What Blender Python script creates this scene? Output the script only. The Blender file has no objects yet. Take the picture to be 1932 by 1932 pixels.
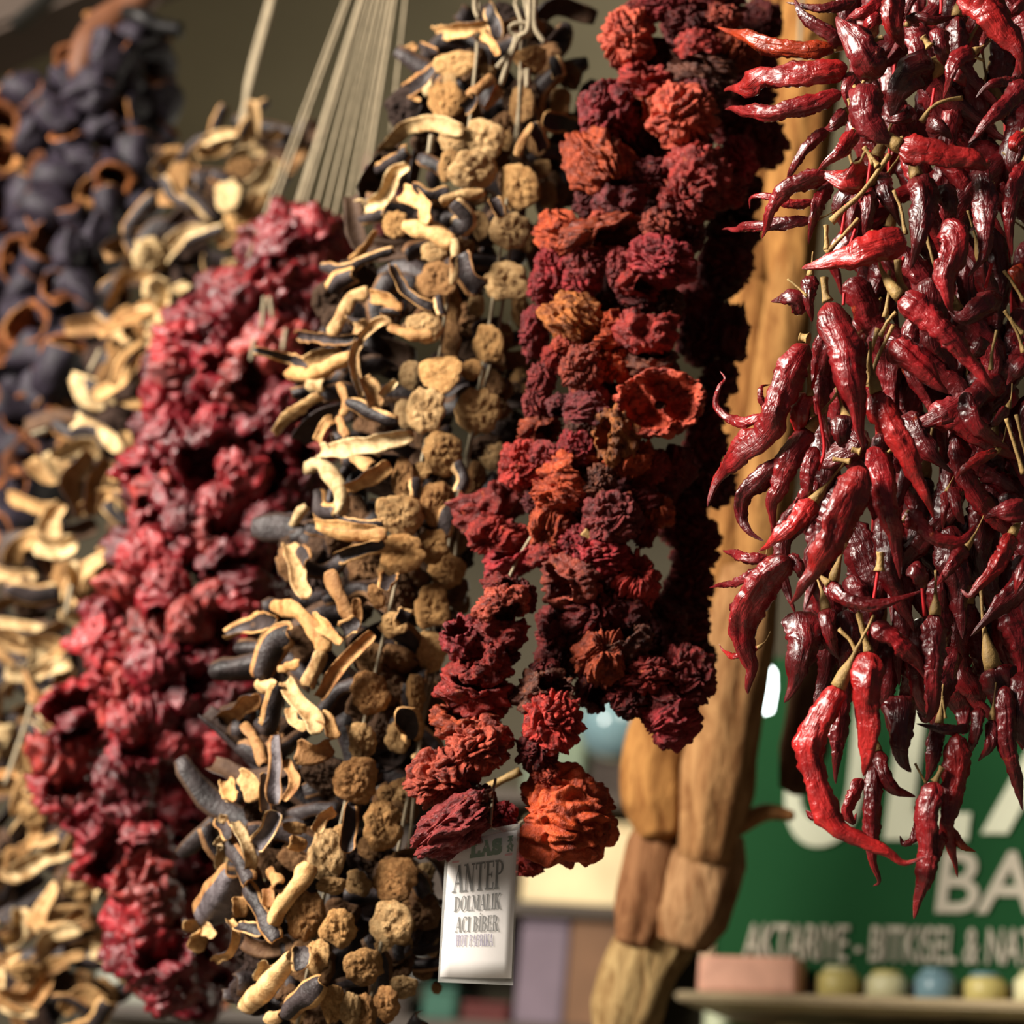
import bpy, math, random
import numpy as np
from mathutils import Matrix, Vector

random.seed(7)
RNG = np.random.default_rng(7)
SC = bpy.context.scene
COL = SC.collection

# ------------------------------------------------------------------ camera
F, PPX, PPY = 3500.0, 1450.0, 966.0          # focal length and principal point in pixels of the 1932 frame
PITCH, ROLL = math.radians(20), math.radians(3)
CAM = np.array([0.0, 0.0, 1.5])
RC = np.array((Matrix.Rotation(math.pi / 2 + PITCH, 3, 'X') @ Matrix.Rotation(ROLL, 3, 'Z')))
cd = bpy.data.cameras.new('camera')
cam = bpy.data.objects.new('camera', cd)
COL.objects.link(cam)
cam.matrix_world = Matrix.Translation(Vector(CAM)) @ Matrix(RC.tolist()).to_4x4()
cd.sensor_width = 36.0
cd.lens = F / 1932 * 36.0
cd.shift_x = -(PPX - 966) / 1932
cd.clip_start, cd.clip_end = 0.05, 60
cd.dof.use_dof = True
cd.dof.focus_distance = 1.37
cd.dof.aperture_fstop = 3.9
SC.camera = cam

# ------------------------------------------------------------------ light
W = bpy.data.worlds.new('world')
SC.world = W
W.use_nodes = True
W.node_tree.nodes['Background'].inputs[0].default_value = (0.75, 0.78, 0.8, 1)
W.node_tree.nodes['Background'].inputs[1].default_value = 0.07


def area(name, loc, aim, size, power, color):
    d = bpy.data.lights.new(name, 'AREA')
    d.shape = 'RECTANGLE'
    d.size, d.size_y, d.energy, d.color = size[0], size[1], power, color
    o = bpy.data.objects.new(name, d)
    COL.objects.link(o)
    o.location = loc
    o.rotation_euler = (Vector(aim) - Vector(loc)).to_track_quat('-Z', 'Y').to_euler()
    return o


area('street_daylight', (-2.75, -0.1, 3.15), (-0.2, 1.6, 2.0), (1.1, 1.1), 415, (1.0, 0.925, 0.82))
SC.view_settings.view_transform = 'Standard'
SC.view_settings.look = 'None'
SC.view_settings.gamma = 1
SC.view_settings.exposure = 0.0
SC.view_settings.use_curve_mapping = False


# ------------------------------------------------------------------ helpers
def P(px, py, d):
    v = np.array([(px - PPX) / F * d, -(py - PPY) / F * d, -d])
    return CAM + RC @ v


def depth(d0, py):
    return d0 * (1 + 0.00007 * (966 - py))


def lin(r, g, b, a=1):
    f = lambda c: (c / 255 / 12.92) if c / 255 <= 0.04045 else ((c / 255 + 0.055) / 1.055) ** 2.4
    return (f(r), f(g), f(b), a)


_perm = RNG.permutation(4096)
_grad = RNG.normal(size=(4096, 3))
_grad /= np.linalg.norm(_grad, axis=1)[:, None]


def pn(p, seed=0):
    """gradient noise for an (N,3) array, about -1..1"""
    p = np.asarray(p, float) + seed * 17.37
    i = np.floor(p).astype(int)
    f = p - i
    u = f * f * f * (f * (f * 6 - 15) + 10)
    out = 0
    for dx in (0, 1):
        for dy in (0, 1):
            for dz in (0, 1):
                h = _perm[(_perm[(_perm[(i[:, 0] + dx) & 4095] + i[:, 1] + dy) & 4095] + i[:, 2] + dz) & 4095]
                g = _grad[h]
                dot = g[:, 0] * (f[:, 0] - dx) + g[:, 1] * (f[:, 1] - dy) + g[:, 2] * (f[:, 2] - dz)
                w = (u[:, 0] if dx else 1 - u[:, 0]) * (u[:, 1] if dy else 1 - u[:, 1]) * (u[:, 2] if dz else 1 - u[:, 2])
                out = out + w * dot
    return out * 1.5


def vn(p, seed):
    return np.stack([pn(p, seed), pn(p, seed + 11), pn(p, seed + 23)], 1)


def mesh(name, v, f, mats=(), idx=None, smooth=True, uv=None):
    m = bpy.data.meshes.new(name)
    f = np.asarray(f)
    if f.dtype != object and f.ndim == 2:
        n, k = f.shape
        m.vertices.add(len(v))
        m.vertices.foreach_set('co', np.asarray(v, np.float32).ravel())
        m.loops.add(n * k)
        m.loops.foreach_set('vertex_index', f.astype(np.int32).ravel())
        m.polygons.add(n)
        m.polygons.foreach_set('loop_start', np.arange(0, n * k, k, dtype=np.int32))
        m.polygons.foreach_set('loop_total', np.full(n, k, np.int32))
        if uv is not None:
            l = m.uv_layers.new(name='UVMap')
            l.data.foreach_set('uv', np.asarray(uv, np.float32)[f.ravel()].ravel())
        m.update(calc_edges=True)
    else:
        m.from_pydata([tuple(map(float, q)) for q in v], [], [list(map(int, q)) for q in f])
    for x in mats:
        m.materials.append(x)
    if idx is not None:
        m.polygons.foreach_set('material_index', np.asarray(idx, np.int32))
    m.polygons.foreach_set('use_smooth', np.full(len(m.polygons), smooth))
    m.validate()
    m.update()
    return m


def obj(name, me, parent=None, loc=None, color=None):
    o = bpy.data.objects.new(name, me)
    COL.objects.link(o)
    if parent is not None:
        o.parent = parent
    if loc is not None:
        o.location = Vector(loc) - (wloc(parent) if parent is not None else Vector((0, 0, 0)))
    if color is not None:
        o.color = color
    return o


def wloc(o):
    v = Vector((0, 0, 0))
    while o is not None:
        v = v + o.location
        o = o.parent
    return v


def thing(name, label, cat, loc=(0, 0, 0), group=None):
    o = bpy.data.objects.new(name, None)
    COL.objects.link(o)
    o.location = loc
    o.empty_display_size = 0.05
    tag(o, label, cat, group)
    return o


def tag(o, label, cat, group=None):
    o['label'] = label
    o['category'] = cat
    if group:
        o['group'] = group


def grid_faces(nu, nv, wrap=True):
    """nv rings of nu verts"""
    i = np.arange(nv - 1)[:, None]
    j = np.arange(nu if wrap else nu - 1)[None, :]
    a = i * nu + j
    b = i * nu + (j + 1) % nu
    return np.stack([a, b, b + nu, a + nu], -1).reshape(-1, 4)


def spline(pts, n):
    """Catmull-Rom through pts, n samples even in arc length"""
    p = np.asarray(pts, float)
    if len(p) == 2:
        p = np.array([p[0], (p[0] + p[1]) / 2, p[1]])
    q = np.vstack([2 * p[0] - p[1], p, 2 * p[-1] - p[-2]])
    out = []
    for k in range(1, len(q) - 2):
        t = np.linspace(0, 1, 14, endpoint=False)[:, None]
        a, b, c, d = q[k - 1], q[k], q[k + 1], q[k + 2]
        out.append(0.5 * (2 * b + (c - a) * t + (2 * a - 5 * b + 4 * c - d) * t * t + (3 * b - a - 3 * c + d) * t ** 3))
    out.append(p[-1:])
    o = np.vstack(out)
    L = np.r_[0, np.cumsum(np.linalg.norm(np.diff(o, axis=0), axis=1))]
    s = np.linspace(0, L[-1], n)
    return np.stack([np.interp(s, L, o[:, k]) for k in range(3)], 1), L[-1]


def nrm(a):
    return a / (np.linalg.norm(a, axis=-1, keepdims=True) + 1e-12)


def frames(c):
    """tangent, sideways and towards-the-front vectors along a centre line"""
    T = nrm(np.gradient(c, axis=0))
    V = nrm(CAM - c)
    B = nrm(np.cross(T, V) + 1e-6)
    N = np.cross(B, T)
    return T, B, N


def tube_mesh(name, pts, r, mat, n=None, m=8, rough=0.0, seed=0):
    n = n or max(6, 5 * len(pts))
    c, L = spline(pts, n)
    T, B, N = frames(c)
    a = np.linspace(0, 2 * math.pi, m, endpoint=False)
    rr = np.broadcast_to(np.interp(np.linspace(0, 1, n), np.linspace(0, 1, np.size(r)), np.atleast_1d(r)), (n,))
    ring = np.cos(a)[None, :, None] * B[:, None, :] + np.sin(a)[None, :, None] * N[:, None, :]
    v = c[:, None, :] + ring * rr[:, None, None]
    v = v.reshape(-1, 3)
    if rough:
        v = v + vn(v * 160, seed) * rough
    f = grid_faces(m, n)
    o = v[0].copy()
    v = np.vstack([v, c[:1], c[-1:]])
    nn = len(v)
    j = np.arange(m)
    caps = np.vstack([np.stack([np.full(m, nn - 2), (j + 1) % m, j, j], 1),
                      np.stack([np.full(m, nn - 1), (n - 1) * m + j, (n - 1) * m + (j + 1) % m, (n - 1) * m + (j + 1) % m], 1)])
    tri = [list(q) for q in f] + [list(q[:3]) for q in caps]
    org = c[0].copy()
    return mesh(name, v - org, np.array(tri, dtype=object), [mat]), org


def box_mesh(name, sx, sy, sz, mat, bev=0.004):
    import bmesh
    bm = bmesh.new()
    bmesh.ops.create_cube(bm, size=1)
    bmesh.ops.scale(bm, vec=(sx, sy, sz), verts=bm.verts)
    if bev:
        bmesh.ops.bevel(bm, geom=bm.edges[:], offset=bev, segments=2, affect='EDGES')
    me = bpy.data.meshes.new(name)
    bm.to_mesh(me)
    bm.free()
    me.materials.append(mat)
    return me


def lathe_mesh(name, prof, mat, n=24):
    """prof: (radius, z) from bottom to top"""
    v, f = [], []
    a = np.linspace(0, 2 * math.pi, n, endpoint=False)
    for r, z in prof:
        v += [(r * math.cos(t), r * math.sin(t), z) for t in a]
    f = [list(q) for q in grid_faces(n, len(prof))]
    f.append(list(range(n))[::-1])
    f.append(list(range((len(prof) - 1) * n, len(prof) * n)))
    return mesh(name, np.array(v), np.array(f, dtype=object), [mat])


# ------------------------------------------------------------------ materials
def material(name, rough=0.6, spec=0.5):
    m = bpy.data.materials.new(name)
    m.use_nodes = True
    b = m.node_tree.nodes['Principled BSDF']
    b.inputs['Roughness'].default_value = rough
    b.inputs['Specular IOR Level'].default_value = spec
    return m, m.node_tree.nodes, m.node_tree.links, b


def noise(N, L, scale, detail=4, vec=None, rough=0.6, dist=0.0):
    t = N.new('ShaderNodeTexNoise')
    t.inputs['Scale'].default_value = scale
    t.inputs['Detail'].default_value = detail
    t.inputs['Roughness'].default_value = rough
    t.inputs['Distortion'].default_value = dist
    if vec is not None:
        L.new(vec, t.inputs['Vector'])
    return t.outputs['Fac']


def ramp(N, L, fac, stops):
    r = N.new('ShaderNodeValToRGB')
    e = r.color_ramp.elements
    while len(e) < len(stops):
        e.new(0.5)
    for k, (p, c) in enumerate(stops):
        e[k].position, e[k].color = p, c
    L.new(fac, r.inputs[0])
    return r.outputs[0]


def mixc(N, L, fac, a, b, mode='MIX'):
    x = N.new('ShaderNodeMix')
    x.data_type = 'RGBA'
    x.blend_type = mode
    for s, i in ((fac, 0), (a, 6), (b, 7)):
        if hasattr(s, 'node'):
            L.new(s, x.inputs[i])
        else:
            x.inputs[i].default_value = s
    return x.outputs[2]


def bump(N, L, h, b, strength, dist):
    x = N.new('ShaderNodeBump')
    x.inputs['Strength'].default_value = strength
    x.inputs['Distance'].default_value = dist
    L.new(h, x.inputs['Height'])
    L.new(x.outputs[0], b.inputs['Normal'])


def coords(N, L, which='Object', scale=(1, 1, 1)):
    t = N.new('ShaderNodeTexCoord')
    mp = N.new('ShaderNodeMapping')
    mp.inputs['Scale'].default_value = scale
    L.new(t.outputs[which], mp.inputs[0])
    oi = N.new('ShaderNodeObjectInfo')
    ad = N.new('ShaderNodeVectorMath')
    ad.operation = 'MULTIPLY_ADD'
    cb = N.new('ShaderNodeCombineXYZ')
    for k in range(3):
        L.new(oi.outputs['Random'], cb.inputs[k])
    ad.inputs[1].default_value = (37, 53, 71)
    L.new(cb.outputs[0], ad.inputs[0])
    L.new(mp.outputs[0], ad.inputs[2])
    return ad.outputs[0], oi


def plain(name, rgb, rough=0.6, var=0.25, scale=6, spec=0.4, metal=0.0, bmp=0.15, bscale=80):
    m, N, L, b = material(name, rough, spec)
    v, _ = coords(N, L)
    n = noise(N, L, scale, 5, v)
    c = lin(*rgb)
    d = tuple(x * (1 - var) for x in c[:3]) + (1,)
    e = tuple(min(1, x * (1 + var)) for x in c[:3]) + (1,)
    L.new(ramp(N, L, n, [(0.3, d), (0.7, e)]), b.inputs['Base Color'])
    b.inputs['Metallic'].default_value = metal
    if bmp:
        bump(N, L, noise(N, L, bscale, 3, v), b, bmp, 0.002)
    return m


def mat_chilli():
    m, N, L, b = material('dried_chilli_skin', 0.3, 0.5)
    v, oi = coords(N, L, 'Object')
    t = N.new('ShaderNodeTexCoord')
    mp = N.new('ShaderNodeMapping')
    mp.inputs['Scale'].default_value = (330, 60, 1)
    L.new(t.outputs['UV'], mp.inputs[0])
    patch = noise(N, L, 38, 3, v)
    dark = mixc(N, L, 1.0, oi.outputs['Color'], (0.45, 0.36, 0.4, 1), 'MULTIPLY')
    c1 = mixc(N, L, ramp(N, L, patch, [(0.38, (0, 0, 0, 1)), (0.62, (1, 1, 1, 1))]), dark, oi.outputs['Color'])
    spot = ramp(N, L, noise(N, L, 55, 4, v, 0.7), [(0.66, (0, 0, 0, 1)), (0.76, (0.75, 0.75, 0.75, 1))])
    c2 = mixc(N, L, spot, c1, (0.42, 0.075, 0.018, 1))
    L.new(c2, b.inputs['Base Color'])
    L.new(ramp(N, L, noise(N, L, 120, 3, v), [(0.3, (0.24,) * 3 + (1,)), (0.75, (0.46,) * 3 + (1,))]), b.inputs['Roughness'])
    b.inputs['Coat Weight'].default_value = 0.35
    b.inputs['Coat Roughness'].default_value = 0.2
    w1 = noise(N, L, 1.0, 3, mp.outputs[0], 0.55, 1.2)
    w2 = noise(N, L, 110, 2, v, 0.5, 1.5)
    ad = N.new('ShaderNodeMath')
    L.new(w1, ad.inputs[0])
    L.new(w2, ad.inputs[1])
    bump(N, L, ad.outputs[0], b, 0.5, 0.0026)
    return m


def mat_pepper(name, rough, bs, bd, spotcol, gloss=0.3):
    m, N, L, b = material(name, rough, gloss)
    v, oi = coords(N, L, 'Object')
    dark = mixc(N, L, 1.0, oi.outputs['Color'], (0.36, 0.26, 0.3, 1), 'MULTIPLY')
    c1 = mixc(N, L, ramp(N, L, noise(N, L, 2.2, 4, v), [(0.34, (0, 0, 0, 1)), (0.6, (1, 1, 1, 1))]), dark, oi.outputs['Color'])
    sp = ramp(N, L, noise(N, L, 3.2, 5, v, 0.7), [(0.6, (0, 0, 0, 1)), (0.74, (0.7,) * 3 + (1,))])
    L.new(mixc(N, L, sp, c1, spotcol), b.inputs['Base Color'])
    bump(N, L, noise(N, L, bs, 5, v, 0.65, 0.6), b, 0.7, bd)
    return m


def mat_flesh():
    m, N, L, b = material('dried_aubergine_flesh', 0.75, 0.2)
    v, oi = coords(N, L, 'Object', (1, 1, 1))
    t = N.new('ShaderNodeTexCoord')
    g = noise(N, L, 3.0, 5, v, 0.65)
    c = mixc(N, L, ramp(N, L, g, [(0.33, (0, 0, 0, 1)), (0.62, (1, 1, 1, 1))]), mixc(N, L, 1.0, oi.outputs['Color'], (0.62, 0.52, 0.42, 1), 'MULTIPLY'), oi.outputs['Color'])
    L.new(c, b.inputs['Base Color'])
    bump(N, L, noise(N, L, 7, 4, v, 0.6, 0.8), b, 0.8, 0.006)
    return m


def mat_flesh_strip():
    m, N, L, b = material('dried_aubergine_flesh_strip', 0.7, 0.25)
    v, oi = coords(N, L, 'Object')
    g = noise(N, L, 90, 4, v, 0.65)
    c = mixc(N, L, ramp(N, L, g, [(0.33, (0, 0, 0, 1)), (0.6, (1, 1, 1, 1))]), mixc(N, L, 1.0, oi.outputs['Color'], (0.5, 0.38, 0.28, 1), 'MULTIPLY'), oi.outputs['Color'])
    L.new(c, b.inputs['Base Color'])
    bump(N, L, noise(N, L, 260, 4, v, 0.6, 0.8), b, 0.6, 0.002)
    return m


def mat_skin(name, dark, light, scale, rough=0.52):
    m, N, L, b = material(name, rough, 0.3)
    v, oi = coords(N, L, 'Object')
    L.new(ramp(N, L, noise(N, L, scale, 4, v), [(0.35, dark), (0.68, light)]), b.inputs['Base Color'])
    bump(N, L, noise(N, L, scale * 5, 3, v, 0.6, 0.5), b, 0.5, 0.003)
    return m


M_CHILLI = mat_chilli()
M_PEPPER = mat_pepper('dried_pepper_skin', 0.48, 7, 0.006, (0.50, 0.12, 0.025, 1))
M_CRIMSON = mat_pepper('dried_crimson_pepper_skin', 0.3, 4, 0.004, (0.45, 0.05, 0.03, 1), 0.5)
M_FLESH = mat_flesh()
M_FLESHS = mat_flesh_strip()
M_SKIN = mat_skin('dried_aubergine_skin', (0.012, 0.008, 0.009, 1), (0.04, 0.03, 0.036, 1), 4)
M_SKINS = mat_skin('dried_aubergine_skin_strip', (0.011, 0.007, 0.007, 1), (0.058, 0.043, 0.043, 1), 45)
M_PURPLE = mat_skin('purple_aubergine_skin', (0.008, 0.0055, 0.009, 1), (0.036, 0.026, 0.042, 1), 3)
M_STEM = plain('dried_chilli_stalk', (150, 120, 72), 0.6, 0.45, 60, 0.3, 0, 0.4, 400)
M_STRING = plain('cotton_string', (150, 136, 112), 0.85, 0.2, 90, 0.2, 0, 0.5, 500)
M_REDTHREAD = plain('red_thread', (190, 22, 30), 0.6, 0.2, 90)

# ------------------------------------------------------------------ the setting
M_WALL = plain('olive_plaster', (88, 82, 68), 0.9, 0.12, 1.5, 0.2)
M_CEIL = plain('ceiling_plaster', (112, 105, 85), 0.9, 0.10, 1.2, 0.2)
M_FLOOR = plain('stone_floor', (110, 100, 88), 0.6, 0.2, 3)
M_BEAM = plain('dark_beam', (64, 50, 40), 0.7, 0.3, 4)


def structure(name, lo, hi, mat):
    lo, hi = np.array(lo, float), np.array(hi, float)
    s = hi - lo
    o = obj(name, box_mesh(name, s[0], s[1], s[2], mat, 0), None, (lo + hi) / 2)
    o['kind'] = 'structure'
    return o


structure('floor', (-3.3, -2.5, -0.1), (2.9, 5.3, 0), M_FLOOR)
structure('ceiling', (-3.3, 0.9, 3.7), (2.9, 5.3, 3.8), M_CEIL)
structure('wall_back', (-3.3, 5.2, 0), (2.9, 5.3, 3.7), M_WALL)
structure('wall_left', (-3.4, 1.6, 0), (-3.3, 5.3, 3.7), M_WALL)
structure('wall_right', (2.8, 0.5, 0), (2.9, 5.3, 3.7), M_WALL)

# sloping beam in the upper left corner
a, b_ = P(-150, 170, 3.3), P(330, -45, 3.3)
ax = nrm(b_ - a)
L_ = np.linalg.norm(b_ - a)
bm_me = box_mesh('beam', L_ + 0.5, 0.12, 0.5, M_BEAM, 0.01)
beam = obj('trim_1', bm_me)
upv = nrm(np.cross(np.cross(ax, np.array([0, 1, 0.])), ax) * -1)
up = nrm(np.array([0, 0, 1.]) - ax * ax[2])
yv = np.cross(up, ax)
mw = Matrix.Identity(4)
for k in range(3):
    mw[k][0], mw[k][1], mw[k][2] = ax[k], yv[k], up[k]
    mw[k][3] = ((a + b_) / 2 + up * 0.25)[k]
beam.matrix_world = mw
beam['kind'] = 'structure'

# rail that everything hangs from, above the frame
RA, RB = np.array([2.8, -1.4, 3.36]), np.array([-3.3, 4.75, 3.36])
M_STEEL = plain('rail_steel', (90, 88, 84), 0.35, 0.2, 20, 0.5, 0.9)
me, org = tube_mesh('rail', [RA, (RA + RB) / 2, RB], 0.015, M_STEEL, 8, 12)
rail = obj('hanging_rail', me, None, org)
tag(rail, 'grey steel rail above the row of hanging garlands', 'rail')


def rail_point(p):
    d = RB - RA
    t = np.dot((p - RA)[:2], d[:2]) / np.dot(d[:2], d[:2])
    return RA + d * t - np.array([0, 0, 0.016])


def add_string(root, pts, r=0.0016, mat=None, name='string', seed=0):
    me, org = tube_mesh(name, pts, r, mat or M_STRING, max(8, 4 * len(pts)), 6)
    return obj(name, me, root, org)


# ------------------------------------------------------------------ chillies
def chilli_mesh(pts, rad, seed, flat=0.6, n=None, m=22, crumple=1.0):
    c0, L = spline(pts, 8)
    n = n or int(np.clip(L / rad * 5.5, 24, 64))
    c, L = spline(pts, n)
    c = c + vn(c * 42, seed + 3) * rad * 0.42 * np.linspace(0.3, 1, n)[:, None]
    T, B, N = frames(c)
    t = np.linspace(0, 1, n)
    prof = np.minimum(1, 0.55 + 3.6 * t) * (1 - 0.88 * np.clip((t - 0.06) / 0.94, 0, 1) ** 2.0)
    prof *= np.sqrt(np.clip((1.0 - t) / 0.03 + 0.02, 0, 1)) * np.sqrt(np.clip(t / 0.03 + 0.08, 0, 1))
    prof *= 1 + 0.16 * pn(np.stack([t * L / rad * 0.45, t * 0, t * 0], 1), seed)
    a = np.linspace(0, 2 * math.pi, m, endpoint=False)
    tw = seed * 1.7 + t * (1.2 + (seed % 5) * 0.5)
    fl = flat + 0.1 * np.sin(t * 9 + seed)
    # groove pattern: ridges that run along the pod plus a crumple
    A, TT = np.meshgrid(a, t)
    q = np.stack([np.cos(A) * 1.7, np.sin(A) * 1.7, TT * L / rad * 0.2], -1).reshape(-1, 3)
    g = np.abs(pn(q, seed + 5)).reshape(n, m)
    q2 = np.stack([np.cos(A) * 1.3, np.sin(A) * 1.3, TT * L / rad * 1.1], -1).reshape(-1, 3)
    h = np.abs(pn(q2 * 1.2, seed + 9)).reshape(n, m)
    r = prof[:, None] * rad * (0.74 + crumple * (0.95 * g + 0.45 * h) * np.clip(prof[:, None] * 1.4, 0, 1))
    x = np.cos(A) * r
    y = np.sin(A) * r * fl[:, None]
    ct, st = np.cos(0.35 * np.sin(tw))[:, None], np.sin(0.35 * np.sin(tw))[:, None]
    X, Y = x * ct - y * st, x * st + y * ct
    v = c[:, None, :] + X[..., None] * B[:, None, :] + Y[..., None] * N[:, None, :]
    uv = np.stack([A * rad, TT * L], -1).reshape(-1, 2)
    f = grid_faces(m, n)
    return v.reshape(-1, 3), f, uv, c, T, B, N


C_RED = lin(150, 26, 30)
C_BRIGHT = lin(178, 34, 32)
C_DARK = lin(122, 20, 25)
C_MAROON = lin(100, 15, 19)
C_PLUM = lin(124, 24, 29)
C_ORANGE = lin(190, 62, 22)
CT = {'r': C_RED, 'b': C_BRIGHT, 'd': C_DARK, 'm': C_MAROON, 'p': C_PLUM, 'o': C_ORANGE}


def chilli(root, pts, rad, seed, tone, stem=1, label=None, flat=0.6, crumple=1.0):
    v, f, uv, c, T, B, N = chilli_mesh(pts, rad, seed, flat, crumple=crumple)
    org = c[0].copy()
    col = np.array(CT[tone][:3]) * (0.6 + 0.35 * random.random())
    o = obj('dried_chilli', mesh('dried_chilli', v - org, f, [M_CHILLI], None, True, uv), root, org, (*col, 1))
    if label:
        o['label'] = label
    if stem:
        Ls = rad * random.uniform(2.6, 4.6) if stem == 1 else stem
        k = random.uniform(-0.5, 0.5)
        d0 = -T[0]
        base = c[1]
        s = [base, base + d0 * rad * 0.45, base + d0 * (rad * 0.6 + Ls * 0.45) + B[0] * k * Ls * 0.25 + np.array([0, 0, .15]) * Ls,
             base + d0 * (rad * 0.6 + Ls * 0.85) + B[0] * k * Ls * 0.8 + np.array([0, 0, .5]) * Ls]
        me, og = tube_mesh('stem', s, [rad * 0.6, rad * 0.52, rad * 0.2, rad * 0.12, rad * 0.11, rad * 0.15], M_STEM, 12, 8, rad * 0.06, seed)
        obj('stem', me, o, og)
    return o


# traces: region letter, points base -> tip, width, tone, extra depth in cm, flags
REG = {'G': (0, 0, 1.0), 'A': (1300, 0, 632 / 1932), 'B': (1300, 600, 632 / 1932), 'C': (1132, 1132, 800 / 1932), 'D': (1580, 0, 352 / 1932),
       'E': (1580, 1050, 352 / 1932),
       'R1': (980, 0, 520 / 1932), 'R2': (960, 480, 480 / 1932), 'R3': (840, 800, 540 / 1932), 'R6': (700, 1000, 700 / 1932),
       'U4': (600, 0, 500 / 1932), 'U5': (480, 450, 560 / 1932), 'U6': (400, 1000, 540 / 1932), 'U7': (330, 1400, 532 / 1932)}


def gp(reg, x, y):
    ox, oy, s = REG[reg]
    return ox + x * s, oy + y * s


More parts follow.
